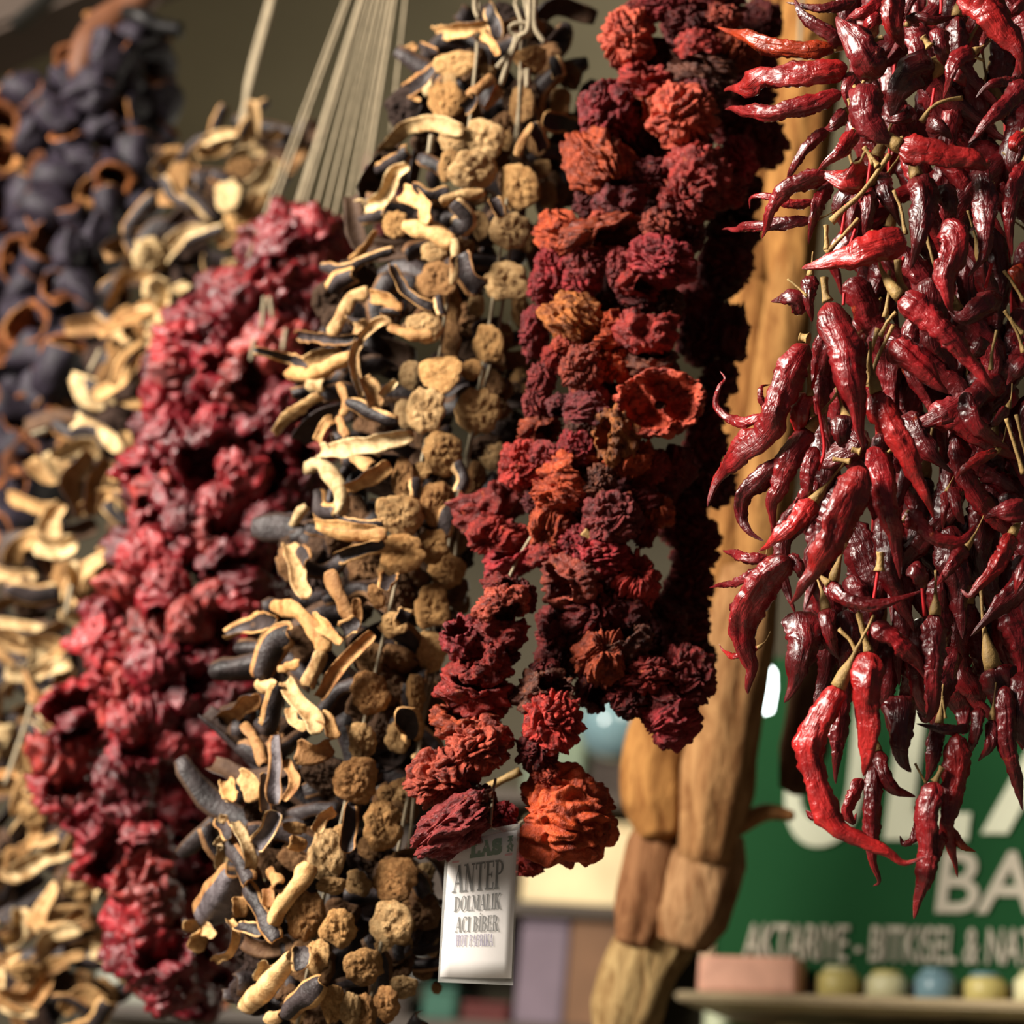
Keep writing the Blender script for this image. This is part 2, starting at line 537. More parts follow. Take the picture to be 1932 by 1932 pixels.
CHILLIES = [
    # upper left, pointing left
    ('A', [(850, 275), (650, 292), (450, 262), (300, 200), (165, 165)], 112, 'o', 1, 'orange shouldered chilli pointing left at the top'),
    ('A', [(920, 388), (700, 422), (450, 442), (320, 490), (205, 527)], 150, 'b', 0, None),
    ('A', [(880, 535), (700, 600), (500, 642), (350, 642), (205, 625)], 112, 'r', 0, None),
    ('A', [(900, 250), (830, 210), (690, 110), (600, -10)], 90, 'd', 1, None),
    ('A', [(1110, 440), (1010, 330), (930, 200), (855, 85)], 175, 'd', -2, None),
    ('A', [(960, 5), (850, 35), (700, 45), (560, 12)], 65, 'd', 2, None),
    ('A', [(1120, 0), (1000, 75), (900, 120)], 80, 'r', 0, None),
    ('A', [(1180, -30), (1180, 150), (1240, 290)], 140, 'b', -1, 'bright red flattened chilli at the top edge'),
    ('A', [(1110, 90), (1050, 130), (990, 190)], 70, 'r', 0, None),
    ('A', [(1270, 135), (1330, 100), (1420, 112), (1540, 90)], 80, 'm', 0, None),
    ('A', [(1560, -40), (1700, 50), (1830, 190), (1900, 320), (1900, 440)], 190, 'b', -3, None),
    ('A', [(1440, 165), (1455, 290), (1500, 400)], 115, 'p', -1, 'pale glossy chilli split near the top of the bunch'),
    ('A', [(1640, 300), (1550, 350), (1500, 450), (1470, 565)], 95, 'r', -3, None),
    ('A', [(1510, 400), (1560, 440), (1600, 500)], 80, 'r', -2, None),
    ('A', [(1730, 190), (1700, 260), (1690, 320)], 70, 'm', -1, None),
    ('A', [(1400, 390), (1310, 420), (1210, 520), (1180, 640)], 230, 'm', 1, None),
    ('A', [(960, 430), (920, 520), (930, 620)], 110, 'd', 1, None),
    ('A', [(1030, 490), (1010, 620), (1080, 740), (1210, 845)], 175, 'p', -4, 'broad glossy chilli with white shine'),
    ('A', [(1215, 840), (1350, 870), (1550, 900), (1690, 960), (1745, 905)], 165, 'b', -4, None),
    ('A', [(1945, 470), (1800, 625), (1700, 745), (1605, 830)], 115, 'd', -3, None),
    ('A', [(1900, 480), (1760, 475), (1660, 570)], 70, 'd', 0, None),
    ('A', [(960, 755), (900, 845), (820, 925), (735, 995)], 95, 'r', -2, None),
    ('A', [(800, 1000), (660, 1050), (540, 1110), (480, 1210), (450, 1295), (418, 1380)], 110, 'r', -1, None),
    ('A', [(800, 745), (680, 845), (600, 965), (555, 1060)], 75, 'd', 2, None),
    ('A', [(1010, 1060), (900, 1050), (730, 985)], 120, 'b', -1, None),
    ('A', [(1000, 960), (950, 1010), (900, 1090)], 120, 'b', -1, None),
    ('A', [(720, 1165), (580, 1180), (500, 1140), (410, 1125), (350, 1140), (345, 1205)], 52, 'r', 1, 'small curled chilli hooking left'),
    ('A', [(720, 1265), (550, 1290), (350, 1312), (190, 1325)], 72, 'p', 1, None),
    ('A', [(810, 1050), (740, 1180), (705, 1300), (690, 1410)], 80, 'd', 0, None),
    ('A', [(1035, 1070), (1030, 1200), (1015, 1410)], 105, 'd', -1, None),
    ('A', [(1310, 1015), (1350, 1150), (1340, 1350), (1290, 1540)], 160, 'd', -2, None),
    ('A', [(1680, 975), (1705, 1150), (1705, 1350), (1680, 1500), (1590, 1590)], 130, 'p', -2, 'dark wrinkled chilli curling left at its tip'),
    ('A', [(1470, 1280), (1540, 1390), (1475, 1560), (1490, 1720), (1540, 1830)], 150, 'r', -3, None),
    ('A', [(1950, 940), (1880, 1080), (1850, 1300), (1850, 1470)], 115, 'r', -2, None),
    ('A', [(1250, 1385), (1120, 1415), (900, 1475), (655, 1552)], 165, 'b', -4, 'lighter red chilli lying across the left of the bunch'),
    ('A', [(1770, 1690), (1690, 1770), (1590, 1835), (1490, 1800)], 135, 'd', -1, None),
    ('A', [(1215, 1705), (1380, 1830), (1560, 2000), (1700, 2170), (1780, 2290)], 150, 'r', -4, None),
    ('A', [(1110, 1000), (1150, 1150), (1215, 1300)], 115, 'm', 0, None),
    ('A', [(670, 1800), (600, 1720), (475, 1750)], 115, 'p', 1, 'small flat shiny chilli sticking out to the left'),
    ('A', [(700, 1590), (690, 1740), (705, 1860)], 85, 'd', 1, None),
    ('A', [(790, 1745), (880, 1960), (940, 2220), (985, 2400), (992, 2580)], 205, 'r', -5, 'widest chilli hanging down the middle of the left side'),
    ('A', [(1490, 1060), (1510, 1200), (1480, 1300)], 115, 'm', 0, None),
    ('A', [(1930, 770), (1870, 840), (1900, 890)], 90, 'b', -1, None),
    ('A', [(1870, 1540), (1900, 1600), (1890, 1680)], 80, 'o', 0, None),
    ('A', [(1945, 5), (1890, 50), (1850, 95)], 80, 'p', 0, None),
    ('A', [(1740, 1180), (1700, 1260), (1620, 1330)], 90, 'm', 1, None),
    ('A', [(1380, 720), (1460, 740), (1520, 800)], 110, 'm', 0, None),
    ('A', [(1300, 640), (1220, 690), (1120, 700)], 100, 'm', 2, None),
    ('A', [(900, 650), (830, 720), (770, 740)], 90, 'p', 1, None),
    # middle
    ('B', [(690, 150), (600, 270), (530, 420), (490, 560), (400, 700), (270, 830), (170, 930), (100, 1090)], 165, 'r', -4, 'longest chilli sweeping down to the lower left'),
    ('B', [(450, 555), (320, 600), (225, 575), (155, 500), (170, 400), (205, 350), (178, 305)], 62, 'r', 0, 'thin chilli curling upward at the left edge'),
    ('B', [(460, 530), (415, 470), (420, 400), (468, 385)], 40, 'r', 1, None),
    ('B', [(400, 650), (300, 720), (220, 840), (150, 950), (108, 1050)], 85, 'b', 0, None),
    ('B', [(670, 430), (640, 560), (630, 710)], 130, 'b', -2, None),
    ('B', [(700, 640), (590, 790), (515, 960), (475, 1100), (490, 1260)], 140, 'r', -2, None),
    ('B', [(530, 825), (420, 920), (320, 1020), (300, 1140), (350, 1230), (440, 1290)], 112, 'p', -3, 'plum coloured chilli bent like a hook'),
    ('B', [(730, 740), (690, 870), (680, 1000), (610, 1070)], 90, 'r', -2, None),
    ('B', [(720, 1050), (620, 1170), (500, 1275), (400, 1350)], 125, 'b', -3, None),
    ('B', [(985, 860), (950, 1000), (870, 1140), (830, 1280), (760, 1430), (660, 1560), (580, 1645)], 185, 'b', -6, 'large bright chilli in front pointing down to the left'),
    ('B', [(1065, 740), (1110, 900), (1155, 1100), (1200, 1300), (1215, 1520)], 145, 'r', -3, None),
    ('B', [(1080, 415), (1130, 560), (1230, 740), (1310, 920), (1375, 1050), (1410, 1165)], 140, 'b', -4, None),
    ('B', [(1150, 165), (1260, 240), (1380, 340), (1500, 450)], 150, 'r', -2, None),
    ('B', [(1240, 1110), (1320, 1185), (1430, 1265), (1550, 1290), (1625, 1240), (1665, 1185)], 95, 'r', -2, 'slim chilli curving up at its right end'),
    ('B', [(1770, 770), (1680, 810), (1580, 870), (1530, 930)], 65, 'b', -1, None),
    ('B', [(1590, 430), (1640, 600), (1720, 690), (1840, 760)], 110, 'd', -1, None),
    ('B', [(1950, 1090), (1850, 1110), (1710, 1160)], 130, 'p', -2, None),
    ('B', [(1865, 1240), (1800, 1380), (1700, 1520), (1615, 1610), (1560, 1575)], 105, 'b', -2, None),
    ('B', [(1945, 1380), (1905, 1500), (1895, 1595)], 115, 'r', -2, None),
    ('B', [(460, 1390), (320, 1380), (195, 1340)], 72, 'p', 0, None),
    ('B', [(400, 1455), (260, 1530), (112, 1552)], 52, 'p', 1, None),
    ('B', [(580, 1390), (450, 1500), (350, 1650), (320, 1820), (345, 2010), (350, 2180)], 195, 'r', -2, 'broad chilli hanging at the lower left of the bunch'),
    ('B', [(630, 1690), (640, 1860), (630, 2020), (560, 2200)], 185, 'd', 0, None),
    ('B', [(800, 1530), (900, 1620), (1050, 1655), (1200, 1625), (1335, 1580)], 85, 'r', -3, None),
    ('B', [(1270, 1430), (1330, 1490), (1340, 1590)], 110, 'p', -1, None),
    ('B', [(310, 1650), (270, 1670), (230, 1690)], 70, 'p', 0, None),
    ('B', [(400, 1900), (270, 1950), (200, 1920), (170, 1880)], 45, 'b', 0, None),
    ('B', [(580, 1370), (640, 1450), (660, 1530)], 90, 'p', -1, None),
    ('B', [(1540, 980), (1550, 1100), (1590, 1190)], 95, 'd', 0, None),
    ('B', [(1600, 1320), (1500, 1440), (1420, 1545)], 85, 'd', 1, None),
    ('B', [(1940, 230), (1880, 290), (1840, 390)], 130, 'p', -1, None),
    ('B', [(1700, 120), (1660, 180), (1620, 250)], 90, 'd', 0, None),
    ('B', [(1835, 520), (1760, 600), (1690, 640)], 65, 'p', 0, None),
    ('B', [(1240, 560), (1300, 660), (1400, 780), (1520, 900)], 140, 'm', 1, None),
    ('B', [(900, 560), (880, 680), (900, 760)], 120, 'm', 2, None),
    ('B', [(1490, 1000), (1470, 1120), (1460, 1230)], 55, 'r', 0, None),
    # bottom
    ('C', [(1240, 105), (1340, 180), (1440, 265), (1492, 375)], 95, 'r', -2, None),
    ('C', [(1222, 235), (1210, 400), (1215, 600), (1205, 805)], 140, 'b', -4, 'straight wrinkled chilli hanging at the bottom with a green stalk'),
    ('C', [(1090, 380), (1030, 490), (970, 600), (965, 760), (1010, 920), (1100, 1050), (1240, 1140), (1380, 1192), (1480, 1168)], 125, 'b', -5, 'very long chilli curving like a C at the bottom'),
    ('C', [(1115, 380), (1090, 520), (1080, 700), (1080, 835)], 95, 'd', -1, None),
    ('C', [(1365, 440), (1370, 590), (1365, 710), (1415, 795)], 135, 'm', -1, 'almost black chilli with a crumpled tip'),
    ('C', [(1265, 690), (1290, 800), (1350, 875), (1440, 905)], 85, 'r', 0, None),
    ('C', [(1240, 760), (1240, 900), (1245, 1050), (1250, 1180), (1275, 1280), (1238, 1312)], 75, 'r', -1, None),
    ('C', [(1195, 815), (1150, 900), (1130, 970), (1155, 1015), (1175, 975)], 62, 'r', 0, None),
    ('C', [(1545, 560), (1515, 720), (1490, 840)], 75, 'd', 1, None),
    ('C', [(1525, 830), (1490, 960), (1495, 1100), (1480, 1250), (1418, 1448)], 118, 'r', -3, 'lowest hanging chilli with a long pointed tip'),
    ('C', [(1625, 610), (1625, 760), (1605, 900), (1585, 1020), (1610, 1150), (1628, 1260)], 95, 'b', -1, 'orange flecked chilli hanging near the bottom'),
    ('C', [(1570, 1050), (1530, 1150), (1508, 1265)], 65, 'r', -2, None),
    ('C', [(1600, 1040), (1640, 1110), (1715, 1148)], 42, 'o', -1, 'small orange tip pointing right'),
    ('C', [(1460, 990), (1430, 1090), (1385, 1115), (1368, 1075)], 42, 'd', 0, None),
    ('C', [(1530, 60), (1520, 280), (1530, 420), (1490, 540), (1445, 510)], 100, 'd', -1, None),
    ('C', [(1690, 580), (1580, 590), (1440, 568)], 50, 'm', 0, None),
    ('C', [(1725, 490), (1710, 600), (1682, 715)], 65, 'd', 0, None),
    ('C', [(1785, 545), (1770, 670), (1725, 740)], 60, 'd', 0, None),
    ('C', [(1845, 390), (1855, 600), (1890, 800), (1932, 965)], 95, 'd', 0, None),
    ('C', [(1945, 330), (1910, 520), (1950, 720)], 130, 'm', 1, None),
    ('C', [(1030, 40), (1035, 150), (1085, 275)], 95, 'd', 1, None),
    ('C', [(1010, 960), (970, 990), (938, 960)], 36, 'd', 1, None),
    ('C', [(1000, 230), (1010, 120), (960, 40)], 60, 'd', 2, None),
]

ch_root = thing('chilli_garland', 'garland of glossy dark red dried chillies hanging at the right', 'garland', P(1800, -140, 1.52))
CX_C, HW_C, D_C, R_C = 1800.0, 430.0, 1.36, 0.10


def d_chilli(x, y):
    u = np.clip((x - CX_C) / HW_C, -1, 1)
    return 1.345 + 0.075 * (1 - math.sqrt(1 - u * u)) + 0.00003 * (966 - y)


for i, (reg, pts, w, tone, z, label) in enumerate(CHILLIES):
    s = REG[reg][2]
    k = random.uniform(-0.012, 0.012)
    g = [gp(reg, *p) for p in pts]
    p3 = []
    for j, (x, y) in enumerate(g):
        t = j / (len(g) - 1)
        p3.append(P(x, y, d_chilli(x, y) + z * 0.008 + k * (t - 0.3) - 0.008 * math.sin(math.pi * t)))
    rad = w * s / 2 * 1.36 / F * 0.93
    chilli(ch_root, p3, rad, i + 1, tone, 1 if i % 3 == 0 else 0, label)

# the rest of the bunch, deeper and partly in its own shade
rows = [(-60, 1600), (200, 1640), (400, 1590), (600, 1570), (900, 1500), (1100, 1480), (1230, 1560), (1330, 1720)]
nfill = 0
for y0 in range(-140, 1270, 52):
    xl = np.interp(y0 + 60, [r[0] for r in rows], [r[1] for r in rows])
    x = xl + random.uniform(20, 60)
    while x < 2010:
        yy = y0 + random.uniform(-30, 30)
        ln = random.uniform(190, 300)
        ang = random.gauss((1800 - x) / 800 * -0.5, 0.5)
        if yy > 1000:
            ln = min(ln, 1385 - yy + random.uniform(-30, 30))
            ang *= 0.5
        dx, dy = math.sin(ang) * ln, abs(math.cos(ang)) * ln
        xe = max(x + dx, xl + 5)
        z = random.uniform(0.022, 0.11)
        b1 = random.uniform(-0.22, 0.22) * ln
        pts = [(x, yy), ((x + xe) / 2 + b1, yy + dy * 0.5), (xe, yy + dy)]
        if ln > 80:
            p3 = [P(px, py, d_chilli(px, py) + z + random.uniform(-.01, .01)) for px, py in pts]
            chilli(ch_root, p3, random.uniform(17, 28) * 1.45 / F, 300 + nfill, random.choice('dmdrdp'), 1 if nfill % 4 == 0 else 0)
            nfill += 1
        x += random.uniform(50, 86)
print('chillies', len(CHILLIES), nfill)


def stalk(pts, w, reg='A', z=-2):
    s = REG[reg][2]
    p3 = [P(*gp(reg, x, y), d_chilli(*gp(reg, x, y)) + z * 0.01) for x, y in pts]
    me, og = tube_mesh('stalk', p3, np.array([w * 0.8, w * 0.5, w * 0.45, w * 0.45, w * 0.55]) * s / 2 * 1.36 / F, M_STEM, 14, 8, 0.0004, 5)
    obj('stalk', me, ch_root, og)


for pts, w, reg in [([(1060, 950), (1020, 870), (990, 930), (950, 940)], 40, 'A'), ([(1090, 960), (1010, 850)], 60, 'A'),
                    ([(820, 1280), (900, 1200), (1000, 1110), (1160, 890)], 62, 'A'), ([(790, 1460), (860, 1390), (980, 1260)], 50, 'A'),
                    ([(795, 1440), (790, 1300)], 55, 'A'), ([(945, 720), (935, 640), (920, 570)], 36, 'A'), ([(1340, 700), (1400, 620), (1480, 580), (1580, 565)], 50, 'A'),
                    ([(985, 510), (1010, 465)], 45, 'A'), ([(1540, 300), (1600, 310), (1700, 350)], 34, 'A'), ([(1050, 240), (1120, 215)], 62, 'A'), ([(1390, 270), (1350, 210)], 75, 'A'),
                    ([(1240, 1690), (1210, 1600), (1205, 1500)], 90, 'A'), ([(800, 1740), (785, 1680), (780, 1600)], 90, 'A'), ([(1130, 1830), (1150, 1700), (1155, 1560)], 44, 'A'),
                    ([(1100, 1940), (1150, 1850), (1195, 1800)], 46, 'A'), ([(680, 1710), (620, 1650), (570, 1610)], 28, 'A'), ([(1250, 1350), (1220, 1200), (1180, 1100)], 40, 'A'),
                    ([(1932, 1740), (1860, 1620), (1815, 1560)], 40, 'A'), ([(1930, 1930), (1860, 1850), (1820, 1790)], 50, 'A'),
                    ([(1040, 400), (1080, 250), (1180, 40)], 50, 'B'), ([(1040, 380), (1030, 270), (1090, 60)], 55, 'B'), ([(690, 120), (640, 110)], 100, 'B'),
                    ([(700, 450), (690, 330), (690, 230)], 60, 'B'), ([(715, 570), (700, 500)], 60, 'B'), ([(930, 830), (880, 820), (830, 815)], 55, 'B'), ([(990, 770), (940, 760)], 70, 'B'),
                    ([(1060, 800), (1130, 785), (1190, 735)], 40, 'B'), ([(1930, 900), (1880, 740), (1830, 580)], 46, 'B'), ([(1740, 300), (1750, 180), (1775, 70)], 40, 'B'),
                    ([(1230, 1180), (1265, 1110)], 34, 'B'), ([(1100, 1460), (1105, 1350)], 90, 'B'), ([(1020, 1860), (975, 1690)], 40, 'B'), ([(970, 1930), (930, 1860), (865, 1790)], 46, 'B'),
                    ([(1930, 200), (1900, 100), (1850, 0)], 44, 'B'),
                    ([(1225, 240), (1200, 150), (1180, 60)], 62, 'C'), ([(1120, 370), (1165, 290), (1150, 200), (1090, 135)], 34, 'C'), ([(1485, 835), (1460, 790), (1435, 745)], 22, 'C'),
                    ([(1525, 830), (1545, 790), (1560, 760)], 55, 'C'), ([(1575, 540), (1560, 440)], 20, 'C')]:
    stalk(pts, w, reg)

for pts in [[(1452, -60), (1455, 30), (1452, 80)], [(1390, 650), (1405, 580), (1415, 510)], [(1030, 1060), (1045, 940), (1040, 870)], [(880, 1350), (905, 1180)],
            [(930, 1410), (960, 1320)], [(1165, 1700), (1240, 1480)], [(890, 1760), (895, 1690)], [(1710, 1660), (1745, 1520)]]:
    s = [P(*gp('A', x, y), d_chilli(*gp('A', x, y)) - 0.02) for x, y in pts]
    add_string(ch_root, s, 0.0012, M_REDTHREAD, 'red_thread')
for pts in [[(745, 880), (780, 760), (760, 600), (735, 480)], [(700, 430), (730, 330), (735, 260)], [(1060, 1660), (1085, 1500), (1100, 1380)], [(1345, 1560), (1360, 1720)]]:
    s = [P(*gp('B', x, y), d_chilli(*gp('B', x, y)) - 0.02) for x, y in pts]
    add_string(ch_root, s, 0.0013, M_REDTHREAD, 'red_thread')
add_string(ch_root, [P(*gp('C', 1215, 175), 1.33), P(*gp('C', 1232, 90), 1.33), P(*gp('C', 1240, 10), 1.33)], 0.0012, M_REDTHREAD, 'red_thread')
for x0, x1 in ((1700, 1640), (1800, 1800), (1880, 1930)):
    top = P(1800, -140, 1.47)
    add_string(ch_root, [P(x1, 1150, 1.46), P((x0 + x1) / 2, 500, 1.46), P(x0, 0, 1.46), top, rail_point(top)], 0.0012, M_REDTHREAD, 'red_thread')

# ------------------------------------------------------------------ pepper shapes, unit sized, shared
UNIT = {}


def ball(sub):
    import bmesh
    bm = bmesh.new()
    bmesh.ops.create_icosphere(bm, subdivisions=sub, radius=1)
    v = np.array([q.co[:] for q in bm.verts])
    f = np.array([[q.index for q in p.verts] for p in bm.faces])
    bm.free()
    return nrm(v), f


BALL = {5: ball(5), 6: ball(6)}


def rot3(ax, ang):
    return np.array(Matrix.Rotation(ang, 3, ax))


def fit(v):
    lo, hi = v.min(0), v.max(0)
    v = (v - (lo + hi) / 2)
    return v / (np.abs(v).max(0)[None, :])


def knot_shape(seed):
    d, fc = BALL[6]
    w = d + 0.35 * vn(d * 1.3, seed)
    b1 = np.abs(pn(w * 1.7, seed + 1))
    b2 = np.abs(pn(w * 3.4, seed + 2))
    b3 = np.abs(pn(w * 7.0, seed + 3))
    sm = lambda b: 1 - np.exp(-4.5 * b)
    r = 0.62 + 0.46 * sm(b1) + 0.27 * sm(b2) + 0.07 * sm(b3)
    v = d * r[:, None] + 0.10 * vn(d * 1.6, seed + 4)
    return fit(v @ rot3('X', 1.1 + seed).T), fc


def pillow_shape(seed, sub=6):
    d, fc = BALL[sub]
    a = np.arctan2(d[:, 1], d[:, 0])
    z = d[:, 2]
    lob = 0.10 * np.cos(3 * a + seed) + 0.05 * np.cos(5 * a + 2 * seed)
    q = np.stack([np.cos(a) * 2.2, np.sin(a) * 2.2, z * 0.9], 1) + 0.4 * vn(d * 1.6, seed)
    wr = np.abs(pn(q * 1.5, seed + 1))
    wr2 = np.abs(pn(q * 3.2, seed + 2))
    sx = np.sqrt(np.clip(1 - z * z, 0, 1))
    r = (1 + lob * sx) * (0.78 + 0.42 * wr + 0.16 * wr2) + 0.05 * pn(d * 7, seed + 3)
    v = d * r[:, None]
    v[:, 2] *= 1.1
    v += 0.14 * vn(d * 1.4, seed + 5)
    # crumpled open end
    e = np.clip((z - 0.75) / 0.25, 0, 1)
    v[:, 2] -= 0.55 * e * e
    return fit(v @ rot3('X', -1.2 + 0.5 * math.sin(seed)).T @ rot3('Z', seed * 0.1).T), fc


def cup_shape(seed, tilt=(0.0, 0.0), nu=84, nv=54, opening=1.0, ruff=0.2):
    vv = np.linspace(0, 1, nv)
    a = np.linspace(0, 2 * math.pi, nu, endpoint=False)
    A, V = np.meshgrid(a, vv)
    out = np.clip(V * 2, 0, 1)
    inn = np.clip(V * 2 - 1, 0, 1)
    th = np.where(V < 0.5, math.pi - (math.pi - opening) * out, opening + (math.pi - opening) * inn * 0.995)
    r = np.where(V < 0.5, 1.0, 0.86)
    rim = 1 - np.abs(V * 2 - 1)
    rf = 1 + ruff * (np.cos(3 * A + seed) * 0.6 + np.cos(5 * A + 2 * seed) * 0.5 + np.cos(8 * A - seed) * 0.3) * rim ** 1.3
    p = np.stack([np.sin(th) * np.cos(A) * r * rf, np.sin(th) * np.sin(A) * r * rf, np.cos(th) * r * 0.85], -1).reshape(-1, 3)
    d = nrm(p)
    p = p + 0.22 * vn(p * 1.4, seed + 1) + 0.09 * vn(p * 3.2, seed + 2) + 0.03 * vn(p * 7.5, seed + 3)
    out = np.where(V.ravel() < 0.5, 1.0, 0.6)
    p += d * out[:, None] * (0.36 * (1 - np.exp(-4.5 * np.abs(pn(p * 1.9, seed + 6)))) + 0.2 * (1 - np.exp(-4.5 * np.abs(pn(p * 4.2, seed + 7)))) - 0.3)[:, None]
    v = p @ rot3('X', tilt[0]).T @ rot3('Y', tilt[1]).T
    return fit(v), grid_faces(nu, nv)


for k in range(9):
    v, f = knot_shape(k * 7 + 1)
    UNIT['k%d' % k] = mesh('pepper_knot', v, f, [M_PEPPER])
for k in range(6):
    v, f = pillow_shape(k * 5 + 2)
    UNIT['p%d' % k] = mesh('pepper_pod', v, f, [M_PEPPER])
TILTS = [(0.15, 0.1), (-1.0, 0.2), (0.9, -0.5), (-0.4, -0.9), (1.5, 0.3), (-1.5, -0.4), (0.3, 0.9)]
for k, t in enumerate(TILTS):
    v, f = cup_shape(k * 3 + 4, t, opening=0.75 if k else 1.0, ruff=0.13)
    UNIT['c%d' % k] = mesh('pepper_cup', v, f, [M_PEPPER])
    v, f = cup_shape(k * 3 + 90, t, 64, 40, 1.1, 0.14)
    UNIT['m%d' % k] = mesh('crimson_cup', v, f, [M_CRIMSON])
for k in range(4):
    v, f = pillow_shape(k * 9 + 60, 5)
    UNIT['q%d' % k] = mesh('crimson_pod', v, f, [M_CRIMSON])
def hero_shape(seed=12, nu=96, nv=60):
    vv = np.linspace(0, 1, nv)
    a = np.linspace(0, 2 * math.pi, nu, endpoint=False)
    A, V = np.meshgrid(a, vv)
    # outside wall up to a thick puffy rim, then a shallow inside
    rr = np.interp(V, [0, 0.2, 0.42, 0.5, 0.58, 0.75, 1.0], [0.02, 0.75, 1.0, 0.97, 0.82, 0.62, 0.01])
    zz = np.interp(V, [0, 0.2, 0.42, 0.5, 0.58, 0.75, 1.0], [-0.6, -0.5, 0.05, 0.3, 0.22, -0.16, -0.3])
    p = np.stack([rr * np.cos(A), rr * np.sin(A), zz], -1).reshape(-1, 3)
    o = nrm(np.stack([np.cos(A).ravel() * 0.6, np.sin(A).ravel() * 0.6, np.full(A.size, 0.6)], 1))
    p = p + 0.15 * vn(p * 1.3, seed) + 0.07 * vn(p * 3.4, seed + 1)
    p += o * (0.24 * (1 - np.exp(-5 * np.abs(pn(p * 3.2, seed + 2)))) + 0.15 * (1 - np.exp(-5 * np.abs(pn(p * 7, seed + 3)))))[:, None]
    x = p[:, 0] * 0.94 + p[:, 1] * 0.34      # a wall across the opening
    ins = (V.ravel() > 0.58)
    p[:, 2] += np.where(ins, 0.5 * np.exp(-(x / 0.14) ** 2), 0)
    return fit(p), grid_faces(nu, nv)


v, f = hero_shape()
UNIT['C0'] = mesh('pepper_ring', v, f, [M_PEPPER])
CNT = {'k': 9, 'p': 6, 'c': 7, 'm': 7, 'q': 4}


def place(name, root, key, px, py, w, h, d, ang=0.0, color=(1, 1, 1, 1), flip=None, dz=None, tilt=(0, 0), label=None):
    """an upright-in-view copy of a unit shape at a pixel, w x h pixels across"""
    s = d / F / 2
    flip = random.random() < 0.5 if flip is None else flip
    R = Matrix(RC.tolist()) @ Matrix.Rotation(ang, 3, 'Z') @ Matrix.Rotation(tilt[0], 3, 'X') @ Matrix.Rotation(tilt[1], 3, 'Y')
    o = obj(name, UNIT[key], root, P(px, py, d), color)
    o.rotation_mode = 'QUATERNION'
    o.rotation_quaternion = R.to_quaternion()
    o.scale = ((-1 if flip else 1) * w * s, h * s, (dz or 0.5 * (w + h)) * s)
    if label:
        o['label'] = label
    return o


